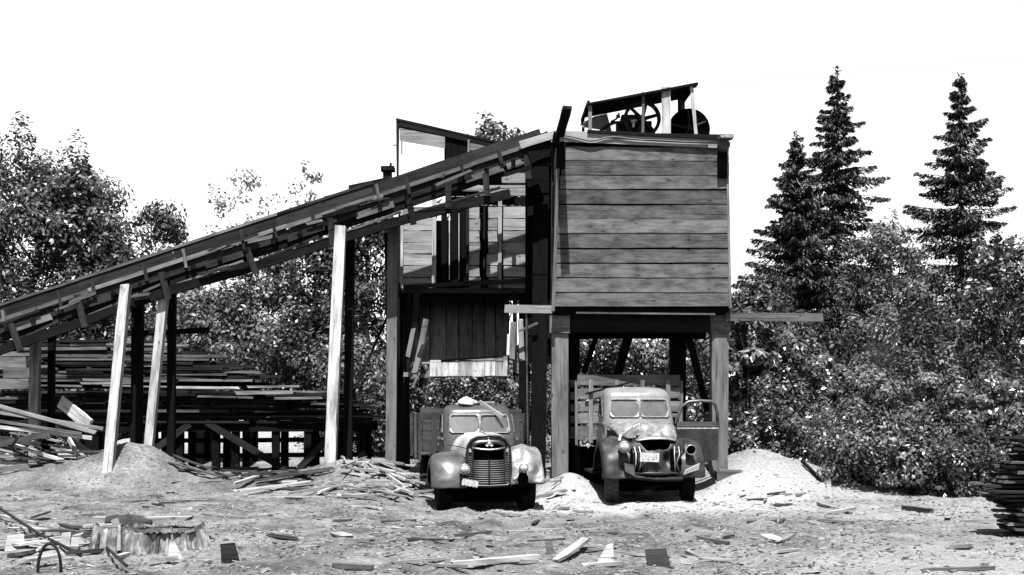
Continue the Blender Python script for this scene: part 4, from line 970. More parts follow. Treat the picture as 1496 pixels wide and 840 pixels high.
for z in (.55, .95):
    beam('trestle_rail', (-9.5, 31.95, z), (-3.6, 31.95, z + .05), .08, .12, W_BLACK, pileB)
for (px0, px1, py, h_, m_) in ((255, 350, 566, .06, W_PALE), (362, 440, 565, .05, W_SHED), (345, 430, 574, .09, W_SHED), (120, 200, 560, .05, W_PALE), (430, 520, 572, .05, W_RAIL), (150, 260, 563, .04, W_SHED), (290, 370, 579, .05, W_RAIL), (400, 470, 582, .06, W_RAIL), (455, 545, 590, .05, W_PILE), (20, 120, 562, .05, W_RAIL)):
    beam('pale_plank', P(px0, py, 30.45), P(px1, py + rnd.uniform(-2, 3), 30.45), .2, h_, m_, pileB, warp=.004, rag=.04)
# back pile
pileA = pile('tall ragged pile of boards with stepped right end, farthest left behind the conveyor', lambda f: -15.2, lambda f: -6.9 - 3.0 * f ** 1.3, 33.2, 3, 2.50, 3.62, .06, 2.4, [W_PILED, W_PILE, W_PILED, W_RAIL, W_RAIL], 12, ends=.8, slope=.03)
for x in (-14.5, -13, -11.5, -10, -8.5, -7.2):
    beam('crib_post', (x, 33.6, .0), (x, 33.6, 2.3), .2, .2, W_BLACK, pileA, up=(1, 0, 0)); beam('crib_post', (x, 34.4, .0), (x, 34.4, 2.3), .2, .2, W_BLACK, pileA, up=(1, 0, 0))
for y in (33.6, 34.4): beam('crib_cap', (-15, y, 2.40), (-6.6, y, 2.40), .2, .14, W_BLACK, pileA, seg=8)
# stack of blocks at far left
for k, (dx, word) in enumerate(((0, 'lowest'), (.1, 'middle'), (-.06, 'topmost'))):
    a = P(6, 560, 30.9); tag(beam('block', V((a.x + dx, 30.75, 2.40 + k * .27)), V((a.x + dx + .72, 30.75, 2.40 + k * .27)), .3, .26, W_RAIL, None), word + ' squared grey block stacked on the lumber under the low conveyor end', 'block', 'blocks stacked on the lumber')
# stickered stack at the right edge
pileR = pile('dark stickered stack of boards with ragged ends at the right edge of the yard', lambda f: 7.02 + .12 * math.sin(9 * f) + .08 * math.sin(23 * f), lambda f: 9.2, 17.3, 3, hz(7, 17.4) - .09, 1.42, .036, 2.6, [W_PILED, W_PILE, W_POST, W_PILE], 13, ends=.09, gap=.030, slope=.006)
for k in range(20):
    for x in (7.35, 8.3):
        z = .1 + k * .066; beam('sticker', (x + rnd.uniform(-.05, .05), 17.25, z), (x, 18.0, z), .05, .03, W_PILED, pileR)
# slanting boards at the far left
ls = [((-20, 588), (140, 632), .08, W_SHED), ((-20, 600), (150, 626), .07, W_SHED), ((-20, 612), (120, 634), .06, W_RAIL), ((-15, 622), (135, 640), .08, W_PALE), ((88, 586), (132, 622), .30, W_PALE), ((0, 640), (60, 650), .1, W_SCRAPD), ((-10, 652), (70, 634), .12, W_SCRAPD), ((100, 640), (126, 690), .12, W_PALE)]
lab = ['longest pale board, uppermost of the slanting boards at far left', 'pale board second from top of the slanting boards at far left', 'grey narrow board third of the slanting boards at far left', 'pale board lowest of the slanting boards at far left', 'short wide pale board leaning steeply beside the first conveyor leg', 'dark board lying under the slanting boards at far left', 'dark board crossing under the slanting boards at far left', 'short pale stake stuck in the mound left of the first leg']
for (a, b_, w, m_), l_ in zip(ls, lab):
    da = 27.2 if w < .3 else 27.9
    tag(beam('slanting_board', P(*a, da + .5), P(*b_, da - .2 if w < .3 else da), .05, w, m_, None, warp=.004, rag=.03), l_, 'board', 'boards slumped at far left')
for k, (px, py) in enumerate(((15, 668), (35, 676), (50, 660), (20, 690), (65, 672))):
    g = G(px, py); a = rnd.uniform(-.6, .6) + (.7 if k % 2 else -.4); d = V((math.cos(a), math.sin(a) * .5, rnd.uniform(0, .25))) * .35
    tag(beam('block_end', g - d + V((0, 0, .08)), g + d + V((0, 0, .10)), .2, .12, W_SCRAP, None), 'stubby pale board end in the heap at far left of the yard', 'board', 'pale board ends heaped at far left')

# ------------------------------------------------------------------ stump, scrap boards, litter
sp = G(212, 803); stump = thing('stump', 'broad rotten tree stump with splintered pale side in the left foreground', 'stump', sp)
mb = MB(); rows = []; n = 110; rs = random.Random(4)
jag = [.05 * math.sin(k * .31) * math.sin(k * .11 + 1) - .02 + rs.uniform(-.012, .012) for k in range(n)]; fl_ = [rs.gauss(0, .014) for _ in range(n)]
for (f, rr) in ((-.4, 1.12), (-.05, 1.06), (.10, 1.02), (.3, .99), (.55, .97), (.8, .95), (1.0, .93)):
    row = []
    for k in range(n):
        a = 2 * math.pi * k / n; lob = 1 + .09 * math.sin(3 * a + 1) + .06 * math.sin(7 * a) + .03 * math.sin(13 * a + 2) + fl_[k] * (1 if f > 0 else .3) + rs.gauss(0, .008)
        tilt = 1 + .08 * math.cos(a + 2.2) + .06 * math.sin(2 * a)
        row.append(V((.72 * rr * lob * math.cos(a), .52 * rr * lob * math.sin(a), .30 * f * (tilt if f > 0 else 1) + (jag[k] if f == 1.0 else 0))))
    rows.append(row)
mb.grid(rows, closed=True)
sm, nt, b = newmat('stump_fibre'); L = nt.links
tc = N(nt, 'ShaderNodeTexCoord'); mp = N(nt, 'ShaderNodeMapping'); mp.inputs['Scale'].default_value = (16, 16, 2.5); L.new(tc.outputs['Object'], mp.inputs[0])
n1 = N(nt, 'ShaderNodeTexNoise', Scale=1.0, Detail=6.0, Roughness=.65); L.new(mp.outputs[0], n1.inputs['Vector'])
n2 = N(nt, 'ShaderNodeTexNoise', Scale=4.0, Detail=4.0); L.new(tc.outputs['Object'], n2.inputs['Vector'])
r1 = ramp(nt, [(.36, .015), (.5, .06), (.64, .13)]); L.new(n1.outputs[0], r1.inputs[0]); r2 = ramp(nt, [(.38, .15), (.5, 1.0), (.7, 1.6)]); L.new(n2.outputs[0], r2.inputs[0])
L.new(math_(nt, 'MULTIPLY', r1.outputs[0], r2.outputs[0]), b.inputs['Base Color']); b.inputs['Roughness'].default_value = .9
bp = N(nt, 'ShaderNodeBump', Strength=1.0, Distance=.03); L.new(n1.outputs[0], bp.inputs['Height']); L.new(bp.outputs[0], b.inputs['Normal'])
loc('trunk_side', mb, sm, stump)
mb = MB(); top = []
for ring_ in (1.0, .7, .4, .1):
    row = []
    for k in range(n):
        a = 2 * math.pi * k / n; tilt = 1 + (.08 * math.cos(a + 2.2) + .06 * math.sin(2 * a)) * ring_
        row.append(V((.69 * ring_ * math.cos(a), .49 * ring_ * math.sin(a), .30 * tilt - .04 + rs.uniform(-.02, .02))))
    top.append(row)
mb.grid(top, closed=True); mb.f.append(tuple(len(top) * n - n + k for k in range(n))); loc('cut_face', mb, W_SCRAPD, stump)
for k in range(4):                          # upright splinters of bark and fibre on the side that faces the yard
    a = R(rs.uniform(195, 345)); lob = 1 + .09 * math.sin(3 * a + 1) + .06 * math.sin(7 * a); x = .74 * lob * math.cos(a); y = .54 * lob * math.sin(a); h = rs.uniform(.12, .36); w = rs.uniform(.025, .07); sk = rs.uniform(-.06, .06)
    z0_ = rs.uniform(-.03, .1)
    mb = MB(); mb.add([(x - w / 2, y - .02, z0_), (x + w / 2, y - .02, z0_), (x + w * .3 + sk, y + .02, z0_ + h), (x - w * .1 + sk, y + .02, z0_ + h * 1.12), (x - w / 2, y + .04, z0_), (x + w / 2, y + .04, z0_), (x + w * .3 + sk, y + .05, z0_ + h), (x - w * .2 + sk, y + .05, z0_ + h)], [(0, 1, 2, 3), (7, 6, 5, 4), (0, 4, 5, 1), (1, 5, 6, 2), (2, 6, 7, 3), (3, 7, 4, 0)])
    loc('splinter', mb, W_SCRAP if k % 3 else W_SCRAPD, stump)
def scrap(px0, py0, px1, py1, w, th, mat, label, lift=(0, 0), cat='board', up=(0, 0, 1), rag=.03, name='scrap_board', group=None, seg=3):
    a = G(px0, py0); b_ = G(px1, py1)
    a = a + V((0, 0, th / 2 + lift[0])); b_ = b_ + V((0, 0, th / 2 + lift[1]))
    return tag(beam(name, a, b_, w, th, mat, None, up=up, warp=.01, rag=rag, seg=5, taper=.55), label, cat, group)
scrap(660, 828, 788, 817, .12, .06, W_PALE, 'long pale straight board at the bottom centre edge of the yard')
scrap(0, 757, 52, 768, .10, .06, W_PALE, 'pale board at the left edge beside the stump')
tag(beam('scrap_board', P(138, 758, sp.y + .1), P(276, 757, sp.y + .15), .2, .05, W_SCRAP, None, rag=.05), 'grey rotten slab lying across the top of the stump', 'board')
bkm = MB(); rws = []
for i in range(9):
    t = i / 8; c = P(156 + 66 * t, 758 + 3 * t - 3 * math.sin(3 * t), sp.y + .05); q_ = .35 + .65 * math.sin(math.pi * min(1, t * .8 + .15)) + .15 * math.sin(17 * t); rws.append([c + V((0, -.16 * q_, -.05 + .02 * math.sin(9 * t))), c + V((.02 * math.sin(19 * t), -.08 * q_, (.03 + .025 * math.sin(13 * t + 1)) * q_)), c + V((0, .04, .04 * q_)), c + V((0, .16 * q_, .0)), c + V((0, .02, -.06))])
bkm.grid(rws, closed=True); bkm.f.append((4, 3, 2, 1, 0)); bkm.f.append(tuple(len(rws) * 5 - 5 + k for k in range(5)))
tag(put('bark_piece', bkm, BARK), 'curled dark bark piece lying on top of the stump', 'bark')
scrap(60, 775, 130, 783, .12, .06, W_SCRAPD, 'dark board end running into the left side of the stump')
scrap(0, 815, 44, 808, .2, .05, W_SCRAP, 'broken pale slab in the lower left corner')
scrap(172, 817, 232, 799, .10, .05, W_SCRAP, 'pale split stick at the foot of the stump, right front')
scrap(390, 783, 436, 790, .07, .04, W_SCRAPD, 'dark narrow board lying left of the yard centre')
scrap(812, 822, 856, 806, .12, .04, W_SCRAP, 'pale slanted board piece left of the triangular one in front', lift=(.0, .12))
scrap(1004, 808, 1024, 818, .07, .04, W_SCRAP, 'small pale stick right of the dark tilted board end')
scrap(1020, 788, 1064, 797, .07, .05, W_POST, 'grey short board on the ground in front of the right truck')
scrap(486, 830, 545, 833, .12, .06, W_POST, 'grey board at the bottom edge left of centre')
scrap(565, 825, 650, 818, .05, .03, W_SCRAP, 'thin pale stick pointing at the long pale bottom board')
scrap(606, 789, 660, 793, .10, .05, W_POST, 'grey flat board lying in the middle of the yard')
scrap(1352, 835, 1450, 832, .06, .04, W_POST, 'grey thin stick at the lower right edge')
scrap(1384, 802, 1418, 801, .10, .05, W_POST, 'grey flat board lying near the right stack')
scrap(1402, 765, 1452, 764, .05, .05, W_SCRAP, 'pale board poking out from the foot of the right stack')
scrap(1094, 765, 1134, 764, .06, .04, W_SCRAPD, 'dark thin board on the ground right of the yard centre')
scrap(1118, 783, 1138, 792, .22, .03, W_PALE, 'small square pale chip standing out in the right yard')
scrap(492, 780, 508, 786, .22, .03, W_PALE, 'small square pale chip in the left middle yard')
scrap(1172, 680, 1200, 706, .05, .06, W_DARK, 'dark pole lying down the right sawdust mound', lift=(.05, .02))
scrap(1195, 738, 1245, 752, .10, .05, W_SCRAP, 'pale board lying at the foot of the right mound')
scrap(1205, 752, 1250, 744, .08, .05, W_SCRAP, 'pale board crossing the one at the foot of the right mound')
scrap(1310, 718, 1340, 719, .10, .03, W_SCRAP, 'pale board half hidden under the right bushes')
scrap(1320, 745, 1360, 750, .14, .08, W_SCRAPD, 'dark root-like log end at the foot of the right bushes')
def chunk(px, py, wpx, hpx, mat, label, lean=.5, tri=0.0, skew=0.0, yaw=0.0, th=.035, lift=0.0):
    """piece of board standing on end in the dirt: a thick outline leaning back from the camera"""
    g = G(px, py) + V((0, 0, lift)); sc = g.y / F; w = wpx * sc; h = hpx * sc
    q = [(-w / 2, -.04), (w / 2, -.04), (w / 2 * (1 - tri) + skew * w, h), (-w / 2 * (1 - tri * .7) + skew * w, h * .93)]
    Mx = Matrix.Translation(g) @ Matrix.Rotation(yaw, 4, 'Z') @ Matrix.Rotation(-lean, 4, 'X')
    mb = MB(); mb.add([V((x, 0, z / math.cos(lean))) for x, z in q] + [V((x, th, z / math.cos(lean))) for x, z in q], [(0, 1, 2, 3), (7, 6, 5, 4), (0, 4, 5, 1), (1, 5, 6, 2), (2, 6, 7, 3), (3, 7, 4, 0)])
    return tag(put('board_end', mb, mat, None, Mx), label, 'board')
chunk(184, 806, 10, 48, W_SHED, 'pale slab leaning against the front of the stump', lean=.25, skew=-2.1)
chunk(258, 818, 24, 26, W_SCRAP, 'pale tilted wedge board right of the stump', lean=.5, tri=.8, skew=-.2, yaw=.3)
chunk(338, 824, 28, 30, W_MID, 'dark square board end sticking up right of the stump', lean=.25, tri=.3, skew=-.25)
chunk(964, 828, 34, 26, W_MID, 'dark square board end tilted up in the front centre right', lean=.3, tri=.1, skew=-.15)
chunk(884, 823, 30, 28, W_SCRAP, 'pale upright triangular board piece in the front centre', lean=.5, tri=.85, skew=.2, yaw=-.3)
chunk(806, 810, 14, 18, W_SCRAPD, 'small dark slab on edge in the front centre', lean=.3, tri=.4, skew=-.3)
chunk(1211, 716, 7, 15, W_PALE, 'small pale stake standing at the foot of the right mound', lean=.1)
chunk(94, 800, 16, 22, W_SCRAP, 'pale slab standing left of the stump foot', lean=.4, tri=.2)
chunk(22, 806, 30, 24, W_SCRAP, 'wide pale slab standing at far left of the stump', lean=.6, tri=.3, yaw=.3)
rs = random.Random(21)
def heap(label, group, n, cx, cy, sx, sy, lens, ang, mats, tilt=.12, wr=(.03, .12), near=None):
    for k in range(n):
        px = rs.gauss(cx, sx); py = rs.gauss(cy, sy); g = G(px, py); L_ = rs.uniform(*lens); a = ang + rs.gauss(0, .45)
        d = V((math.cos(a), math.sin(a) * .8, rs.gauss(0, tilt))) * (L_ / 2)
        p0 = g - d; p1 = g + d
        z0_ = max(hz(p0.x, p0.y), p0.z); z1_ = max(hz(p1.x, p1.y), p1.z)
        th = rs.uniform(.02, .05); lift = rs.uniform(0, .12)
        bury = th * .35 if tilt < .1 else 0
        p0.z = z0_ + th / 2 - bury + lift * rs.random() * (1 if tilt > .1 else .25); p1.z = z1_ + th / 2 - bury + lift * rs.random() * (1 if tilt > .1 else .25)
        m_ = rs.choice(mats); mid_ = (lens[0] + lens[1]) / 2
        word = ('long ' if L_ > mid_ else 'short ') + {'dark_scrap_wood': 'dark ', 'pile_boards': 'dark ', 'post_timber': 'grey ', 'shed_boards': 'light grey ', 'pale_timber': 'palest '}.get(m_.name, 'pale ')
        tag(beam('scrap_board', p0, p1, rs.uniform(*wr), th, m_, None, warp=.012, rag=.05, seg=5, taper=.75), word + label, 'board', group)
heap('splintered board in the heap between tall conveyor leg and left truck', 'splintered boards heaped by the tall leg', 60, 560, 705, 34, 15, (.25, 1.5), -.75, [W_PALE, W_SCRAP, W_SCRAP, W_SHED])
heap('loose board at the foot of the trestle behind the sawdust mound', 'boards at the trestle foot', 14, 345, 692, 40, 4, (.6, 1.6), -.35, [W_SCRAPD, W_SCRAPD, W_PILE])
heap('board lying left of the splintered heap by the tall leg', 'boards lying left of the heap', 20, 430, 712, 45, 10, (.5, 1.8), .2, [W_SCRAP, W_PALE, W_SCRAPD], tilt=.03)
heap('broken slab around the rotten stump', 'slabs around the stump', 38, 120, 792, 75, 16, (.15, .6), .2, [W_SCRAP, W_SCRAP, W_PALE, W_SCRAPD], tilt=.15, wr=(.05, .16))
heap('scrap board lying flat on the open yard', 'scrap boards scattered over the yard', 44, 700, 775, 330, 28, (.15, .6), .1, [W_SCRAP, W_SCRAPD, W_SCRAP, W_POST], tilt=.03, wr=(.03, .09))
for k in range(34):                          # jumble of slats slumped against the lumber at far left
    px = rs.uniform(-30, 125); D_k = rs.uniform(27.0, 28.0); py = rs.uniform(634, 684) + .02 * px; c_ = P(px, py, D_k); c_.z = max(c_.z, hz(c_.x, c_.y) + .04)
    L_ = rs.uniform(.4, 1.7); a = rs.gauss(-.1, .5); d = V((math.cos(a), math.sin(a) * .7, rs.gauss(-.12, .16))) * (L_ / 2); m_ = rs.choice([W_SCRAP, W_PALE, W_PILE, W_SCRAPD, W_SHED])
    word = {'dark_scrap_wood': 'dark ', 'pile_boards': 'dark ', 'shed_boards': 'light grey ', 'pale_timber': 'palest '}.get(m_.name, 'pale ')
    tag(beam('slat', c_ - d, c_ + d, rs.uniform(.05, .14), rs.uniform(.02, .05), m_, None, warp=.01, rag=.05, seg=5, taper=.6), ('long ' if L_ > 1 else 'short ') + word + 'slat jumbled in the pile under the low conveyor end', 'slat', 'slats jumbled at far left')
heap('scrap board lying on the left dirt slope before the trestle', 'scraps on the left slope', 16, 200, 735, 110, 10, (.12, .4), .05, [W_SCRAP, W_SCRAP, W_SCRAPD], tilt=.03, wr=(.03, .08))
heap('scrap of wood on the sawdust beside the right truck', 'scraps on the right mound', 8, 1140, 726, 40, 8, (.15, .5), .3, [W_SCRAP, W_SCRAPD], tilt=.05, wr=(.04, .09))
heap('board end on the sawdust between the two trucks', 'board ends between the trucks', 6, 808, 715, 8, 10, (.25, .6), .5, [W_PALE, W_SCRAP], tilt=.2)
# bent iron bars, lower left
mb = MB(); mb.tube([G(-6, 762) + V((0, 0, .25)), G(60, 795) + V((0, 0, .12)), G(118, 815) + V((0, 0, .03))], .022, 6); tag(put('iron_bar', mb, IRON), 'long dark iron bar slanting across the lower left corner', 'bar')
mb = MB(); mb.tube([G(150, 800) + V((0, 0, .05)), G(185, 838) + V((0, 0, .08))], .018, 6); tag(put('iron_bar', mb, IRON), 'short dark iron bar below the stump', 'bar')
g = G(72, 838); mb = MB(); mb.tube([g + V((.13 * math.cos(a) * (1 if a > .6 else 1), .02 * math.sin(a), -.05 + .38 * max(0, math.sin(a)) ** .7)) for a in np.linspace(0, math.pi, 14)], .018, 6); tag(put('iron_hoop', mb, IRON), 'bent dark iron hoop standing in the lower left corner', 'hoop')
# fine litter: thousands of chips and slivers, one mass
rg_ = np.random.RandomState(8); n = 17000
D_ = 12.8 + rg_.rand(n) ** 1.3 * 14.5; X_ = (rg_.rand(n) - .5) * 2 * (D_ * .47)
k1 = rg_.rand(n) < .35
Y_ = D_.copy(); cs = vnoise(X_ * 1.1 + 3, Y_ * 1.1 + 7); keep = cs + rg_.rand(n) * .5 > .12
X_ = X_[keep]; Y_ = Y_[keep]; n = len(X_); Z_ = hgt(X_, Y_)
Lh = rg_.gamma(1.6, .012, n) + .008; Wh = Lh * rg_.uniform(.1, .4, n); Th = rg_.uniform(.004, .014, n); A_ = rg_.rand(n) * 6.28
T_ = rg_.normal(0, .15, n)
ux = np.stack([np.cos(A_), np.sin(A_), T_], -1); uy = np.stack([-np.sin(A_), np.cos(A_), rg_.normal(0, .2, n)], -1); c0 = np.stack([X_, Y_, Z_ + .004], -1)
vv = []
for sx, sy, sz in ((-1, -1, 0), (1, -1, 0), (1, 1, 0), (-1, 1, 0), (-1, -1, 1), (1, -1, 1), (1, 1, 1), (-1, 1, 1)):
    vv.append(c0 + ux * (sx * Lh)[:, None] + uy * (sy * Wh)[:, None] + np.array([0, 0, 1.0]) * (sz * Th)[:, None])
vv = np.stack(vv, 1).reshape(-1, 3)
fb = np.array([(4, 5, 6, 7), (0, 1, 5, 4), (1, 2, 6, 5), (2, 3, 7, 6), (3, 0, 4, 7)])
ff = (np.arange(n)[:, None, None] * 8 + fb[None]).reshape(-1, 4)
cm = bpy.data.meshes.new('wood_chips'); cm.vertices.add(len(vv)); cm.vertices.foreach_set('co', vv.ravel().astype(np.float32)); fill_faces(cm, ff)
ta = cm.attributes.new('tone', 'FLOAT', 'POINT'); tv = np.where(rg_.rand(n) < .3, rg_.uniform(.12, .35, n), rg_.uniform(.5, 1.2, n)); ta.data.foreach_set('value', np.repeat(tv, 8).astype(np.float32))
cm.materials.append(leafmat('chip_wood', .36, rough=.9, spec=.1, trans=0)); tag(put('wood_chips', cm, None), 'fine litter of wood chips and slivers over the whole yard', 'wood chips', kind='stuff')

# ------------------------------------------------------------------ trees and bushes
def leaf_cloud(name, C, Ld, Wd, rg, mat, parent, up=.5, tone=(.55, 1.35), axis_=None, clump_tone=None, out=None):
    n = len(C)
    nrm = rg.normal(0, 1, (n, 3)); nrm[:, 2] = np.abs(nrm[:, 2]) + up
    if out is not None: nrm = rg.normal(0, .55, (n, 3)) + out * 1.5 + np.array([0, 0, .55])
    nrm /= np.linalg.norm(nrm, axis=1)[:, None]
    if axis_ is None:
        a = rg.normal(0, 1, (n, 3)); a[:, 2] -= .5
    else: a = axis_
    a = a - nrm * (a * nrm).sum(1)[:, None]; a /= (np.linalg.norm(a, axis=1)[:, None] + 1e-9); b2 = np.cross(nrm, a)
    l = Ld * rg.uniform(.65, 1.25, n)[:, None] / 2; w = Wd * rg.uniform(.7, 1.2, n)[:, None] / 2
    vv = np.stack([C - a * l, C + b2 * w - a * l * .1 + nrm * l * .18, C + a * l, C - b2 * w - a * l * .1 + nrm * l * .18], 1).reshape(-1, 3)
    m_ = bpy.data.meshes.new(name); m_.vertices.add(len(vv)); m_.vertices.foreach_set('co', vv.ravel().astype(np.float32))
    fill_faces(m_, np.arange(n * 4).reshape(-1, 4))
    t_ = rg.uniform(tone[0], tone[1], n)
    if clump_tone is not None: t_ = t_ * clump_tone
    ta = m_.attributes.new('tone', 'FLOAT', 'POINT'); ta.data.foreach_set('value', np.repeat(t_, 4).astype(np.float32))
    m_.materials.append(mat)
    o = bpy.data.objects.new(name, m_); col.objects.link(o); o.parent = parent; o.matrix_basis = Matrix.Identity(4)
    WM[o.name] = WM[parent.name].copy(); return o

def broadleaf(name, label, cat, base, h, rad, seed, ncl, nlf, leaf, mat, z0=.18, depth=None, clr=.45, group=None, spire=.25, stems=1, up=.5, trunk=.16, sink=.15, shell=.15):
    rg = np.random.RandomState(seed); t = thing(name, label, cat, (base[0], base[1], hz(base[0], base[1]) - sink), 0, group)
    depth = depth or rad
    tt = rg.rand(ncl) ** .85; th = rg.rand(ncl) * 2 * np.pi
    prof = np.sin(np.pi * np.clip((tt * .86 + .12), 0, 1)) ** .65
    h = h * .92
    r_ = np.sqrt(rg.uniform(shell, 1, ncl)) * prof * (1 + .22 * np.sin(3 * th + seed) + .15 * np.sin(5 * th + 2 * tt * 6))
    C = np.stack([np.cos(th) * r_ * rad, np.sin(th) * r_ * depth, (z0 + (1 - z0) * tt) * h * (1 - clr * .4 / h)], -1)
    ns = int(ncl * spire)                    # upright shoots that break the outline
    C[:ns, 2] += rg.uniform(.1, .75, ns) * clr * 1.3
    C[:, 2] = np.clip(C[:, 2], .15, h * 1.06)
    sig = clr * rg.uniform(.55, 1.25, ncl)
    idx = rg.randint(0, ncl, nlf)
    dv = rg.normal(0, 1, (nlf, 3)); dv /= np.linalg.norm(dv, axis=1)[:, None]; dv *= (rg.rand(nlf) ** .33)[:, None]
    dv[:, 2] *= np.where(idx < ns, 1.5, .75)
    dv[:, 0] *= np.where(idx < ns, .6, 1.1); dv[:, 1] *= np.where(idx < ns, .6, 1.1)
    LP = C[idx] + dv * sig[idx][:, None]
    LP[:, 2] = np.maximum(LP[:, 2], .12)
    ct = rg.uniform(.6, 1.35, ncl)
    leaf_cloud('crown', LP, leaf * 1.1, leaf * .52, rg, mat, t, up=up, clump_tone=ct[idx], out=dv)
    mb = MB()
    tips = []
    for s_ in range(stems):
        ax = (0, 0) if stems == 1 else (rg.uniform(-.35, .35) * rad, rg.uniform(-.35, .35) * depth)
        lean = (rg.normal(0, .06) * h + ax[0] * .5, rg.normal(0, .04) * h + ax[1] * .5)
        pts = [V((ax[0] + lean[0] * f + rg.normal(0, .02) * h * f, ax[1] + lean[1] * f + rg.normal(0, .02) * h * f, h * .9 * f)) for f in (0, .15, .35, .55, .75, .95)]
        mb.tube(pts, [trunk * q for q in (1.25, 1, .8, .55, .33, .1)], 7); tips.append(pts)
    for k in range(0, ncl, 3):
        pts = tips[k % stems]; cz = C[k, 2]; f = max(.12, min(.9, cz / (h * .95) - rg.uniform(.12, .35))); i = min(4, int(f * 5.2)); st = pts[i].lerp(pts[i + 1], (f * 5.2) % 1)
        e = V(C[k]); mid = st.lerp(e, .5) + V((0, 0, -.05 * h * rg.rand()))
        mb.tube([st, mid, e], [trunk * .28, trunk * .17, trunk * .05], 4, cap=False)
    loc('trunk', mb, BARK, t, smooth=True)
    return t

def conifer(label, base, h, r0, seed, dens=1.0, gap=1.0, dr=1.0, group='tall spruces behind the bushes', sink=.2):
    rg = np.random.RandomState(seed); t = thing('spruce_tree', label, 'tree', (base[0], base[1], hz(base[0], base[1]) - sink), 0, group)
    mb = MB(); wob = rg.normal(0, .05, 8)
    tp = [V((wob[i] * .6, wob[7 - i] * .6, h * i / 7)) for i in range(8)]
    mb.tube(tp, [.24 * (1 - .93 * i / 7) for i in range(8)], 8)
    pts = []; axs = []; lens = []; ct = []
    z = h * .06
    while z < h * .985:
        f = z / h; lr = r0 * ((1 - f) ** .95 * .96 + .03)
        nb_ = int(rg.uniform(5, 8)); a0 = rg.rand() * 6.28
        for k in range(nb_):
            a = a0 + 2 * np.pi * k / nb_ + rg.normal(0, .3); Lb = lr * rg.uniform(.5, 1.2); zb_ = z + rg.uniform(-.5, .5) * h * .03
            droop = dr * rg.uniform(.30, .62) * (1 - f * .7); dirx, diry = math.cos(a), math.sin(a)
            nb2 = max(3, int(5 + Lb * 3)); bp_ = []; tn = rg.uniform(.6, 1.45)
            for q in range(nb2 + 1):
                s = q / nb2; zz = zb_ + Lb * (.22 * s - droop * s * s * 1.2 + .34 * max(0, s - .62) ** 1.2)
                bp_.append(V((dirx * Lb * s, diry * Lb * s, zz)))
            mb.tube([bp_[0], bp_[len(bp_) // 2], bp_[-1]], [.045 * (1 - f) + .012, .025 * (1 - f) + .008, .005], 4, cap=False)
            nt_ = int((26 + Lb * 105) * dens)
            s = rg.rand(nt_) ** .75; side = rg.choice([-1, 1], nt_); wd = (Lb * .24 + .06) * np.sin(np.pi * np.clip(s * .8 + .15, 0, 1)) * rg.rand(nt_)
            bi = np.array([tuple(p) for p in bp_]); ss = s * nb2; i0 = np.minimum(ss.astype(int), nb2 - 1); fr2 = (ss - i0)[:, None]
            base_p = bi[i0] * (1 - fr2) + bi[i0 + 1] * fr2
            perp = np.array([-diry, dirx, 0]); p_ = base_p + perp[None] * (side * wd)[:, None]
            p_[:, 2] -= wd * .5 + (.10 + .16 * (1 - f)) * rg.rand(nt_) ** 1.3 * (1.1 - s * .6)
            ax_ = np.array([dirx, diry, -.4])[None] + perp[None] * (side * .5)[:, None] + rg.normal(0, .3, (nt_, 3)); ax_[:, 2] -= .9 * rg.rand(nt_)
            pts.append(p_); axs.append(ax_); ct.append(np.full(nt_, tn))
        z += gap * h * (.014 + .016 * (1 - f)) * rg.uniform(.6, 1.5)
    ntop = 70; zt_ = rg.uniform(.93, 1.015, ntop) * h; pts.append(np.stack([rg.normal(0, .05, ntop), rg.normal(0, .05, ntop), zt_], -1)); axs.append(np.stack([rg.normal(0, 1, ntop), rg.normal(0, 1, ntop), rg.uniform(.2, 1, ntop)], -1)); ct.append(np.ones(ntop))
    C = np.concatenate(pts); A2 = np.concatenate(axs)
    leaf_cloud('crown', C, .24, .06, rg, NEEDLE, t, up=.3, axis_=A2, tone=(.5, 1.5), clump_tone=np.concatenate(ct))
    loc('trunk', mb, BARK, t, smooth=True)
    return t
def bxy(px, D): return ((px - 748) * D / F, D)
def hh(py, D): return CAMZ + (HOR - py) * D / F
# spruces
conifer('tallest spruce with a bent thin tip, middle of the three on the right', bxy(1222, 50), hh(106, 50), 5.3, 31, gap=1.0, dr=1.2)
conifer('shorter spruce leaning against the left of the tallest one', bxy(1163, 48), hh(198, 48), 4.4, 32, gap=.95, dr=.85)
conifer('tall open-branched spruce farthest right', bxy(1404, 47), hh(116, 47), 5.2, 33, gap=1.1, dr=1.0)
# left trees
broadleaf('maple_tree', 'big dense broadleaf tree at the far left edge', 'tree', bxy(35, 46), hh(195, 46), 3.9, 41, 150, 46000, .20, LEAF_A, z0=.1, clr=1.0, trunk=.28, spire=.4, group='broadleaf trees behind the conveyor')
broadleaf('maple_tree', 'broadleaf tree just right of the big one at far left', 'tree', bxy(125, 45), hh(215, 45), 2.0, 42, 80, 21000, .20, LEAF_A, z0=.1, clr=.85, trunk=.2, spire=.4, group='broadleaf trees behind the conveyor')
broadleaf('maple_tree', 'thin see-through tree right of the dense left trees', 'tree', bxy(232, 44), hh(268, 44), 2.1, 43, 55, 4800, .20, LEAF_A, z0=.2, clr=.6, trunk=.12, group='broadleaf trees behind the conveyor')
broadleaf('young_tree', 'faint sparse pale tree rising above the middle of the conveyor', 'tree', bxy(352, 52), hh(212, 52), 2.1, 44, 38, 1500, .20, LEAF_B, z0=.3, clr=.6, trunk=.08, group='broadleaf trees behind the conveyor')
broadleaf('young_tree', 'faint sparse pale tree above the conveyor near the shed', 'tree', bxy(452, 52), hh(214, 52), 1.4, 45, 32, 1000, .22, LEAF_B, z0=.35, clr=.5, trunk=.07, group='broadleaf trees behind the conveyor')
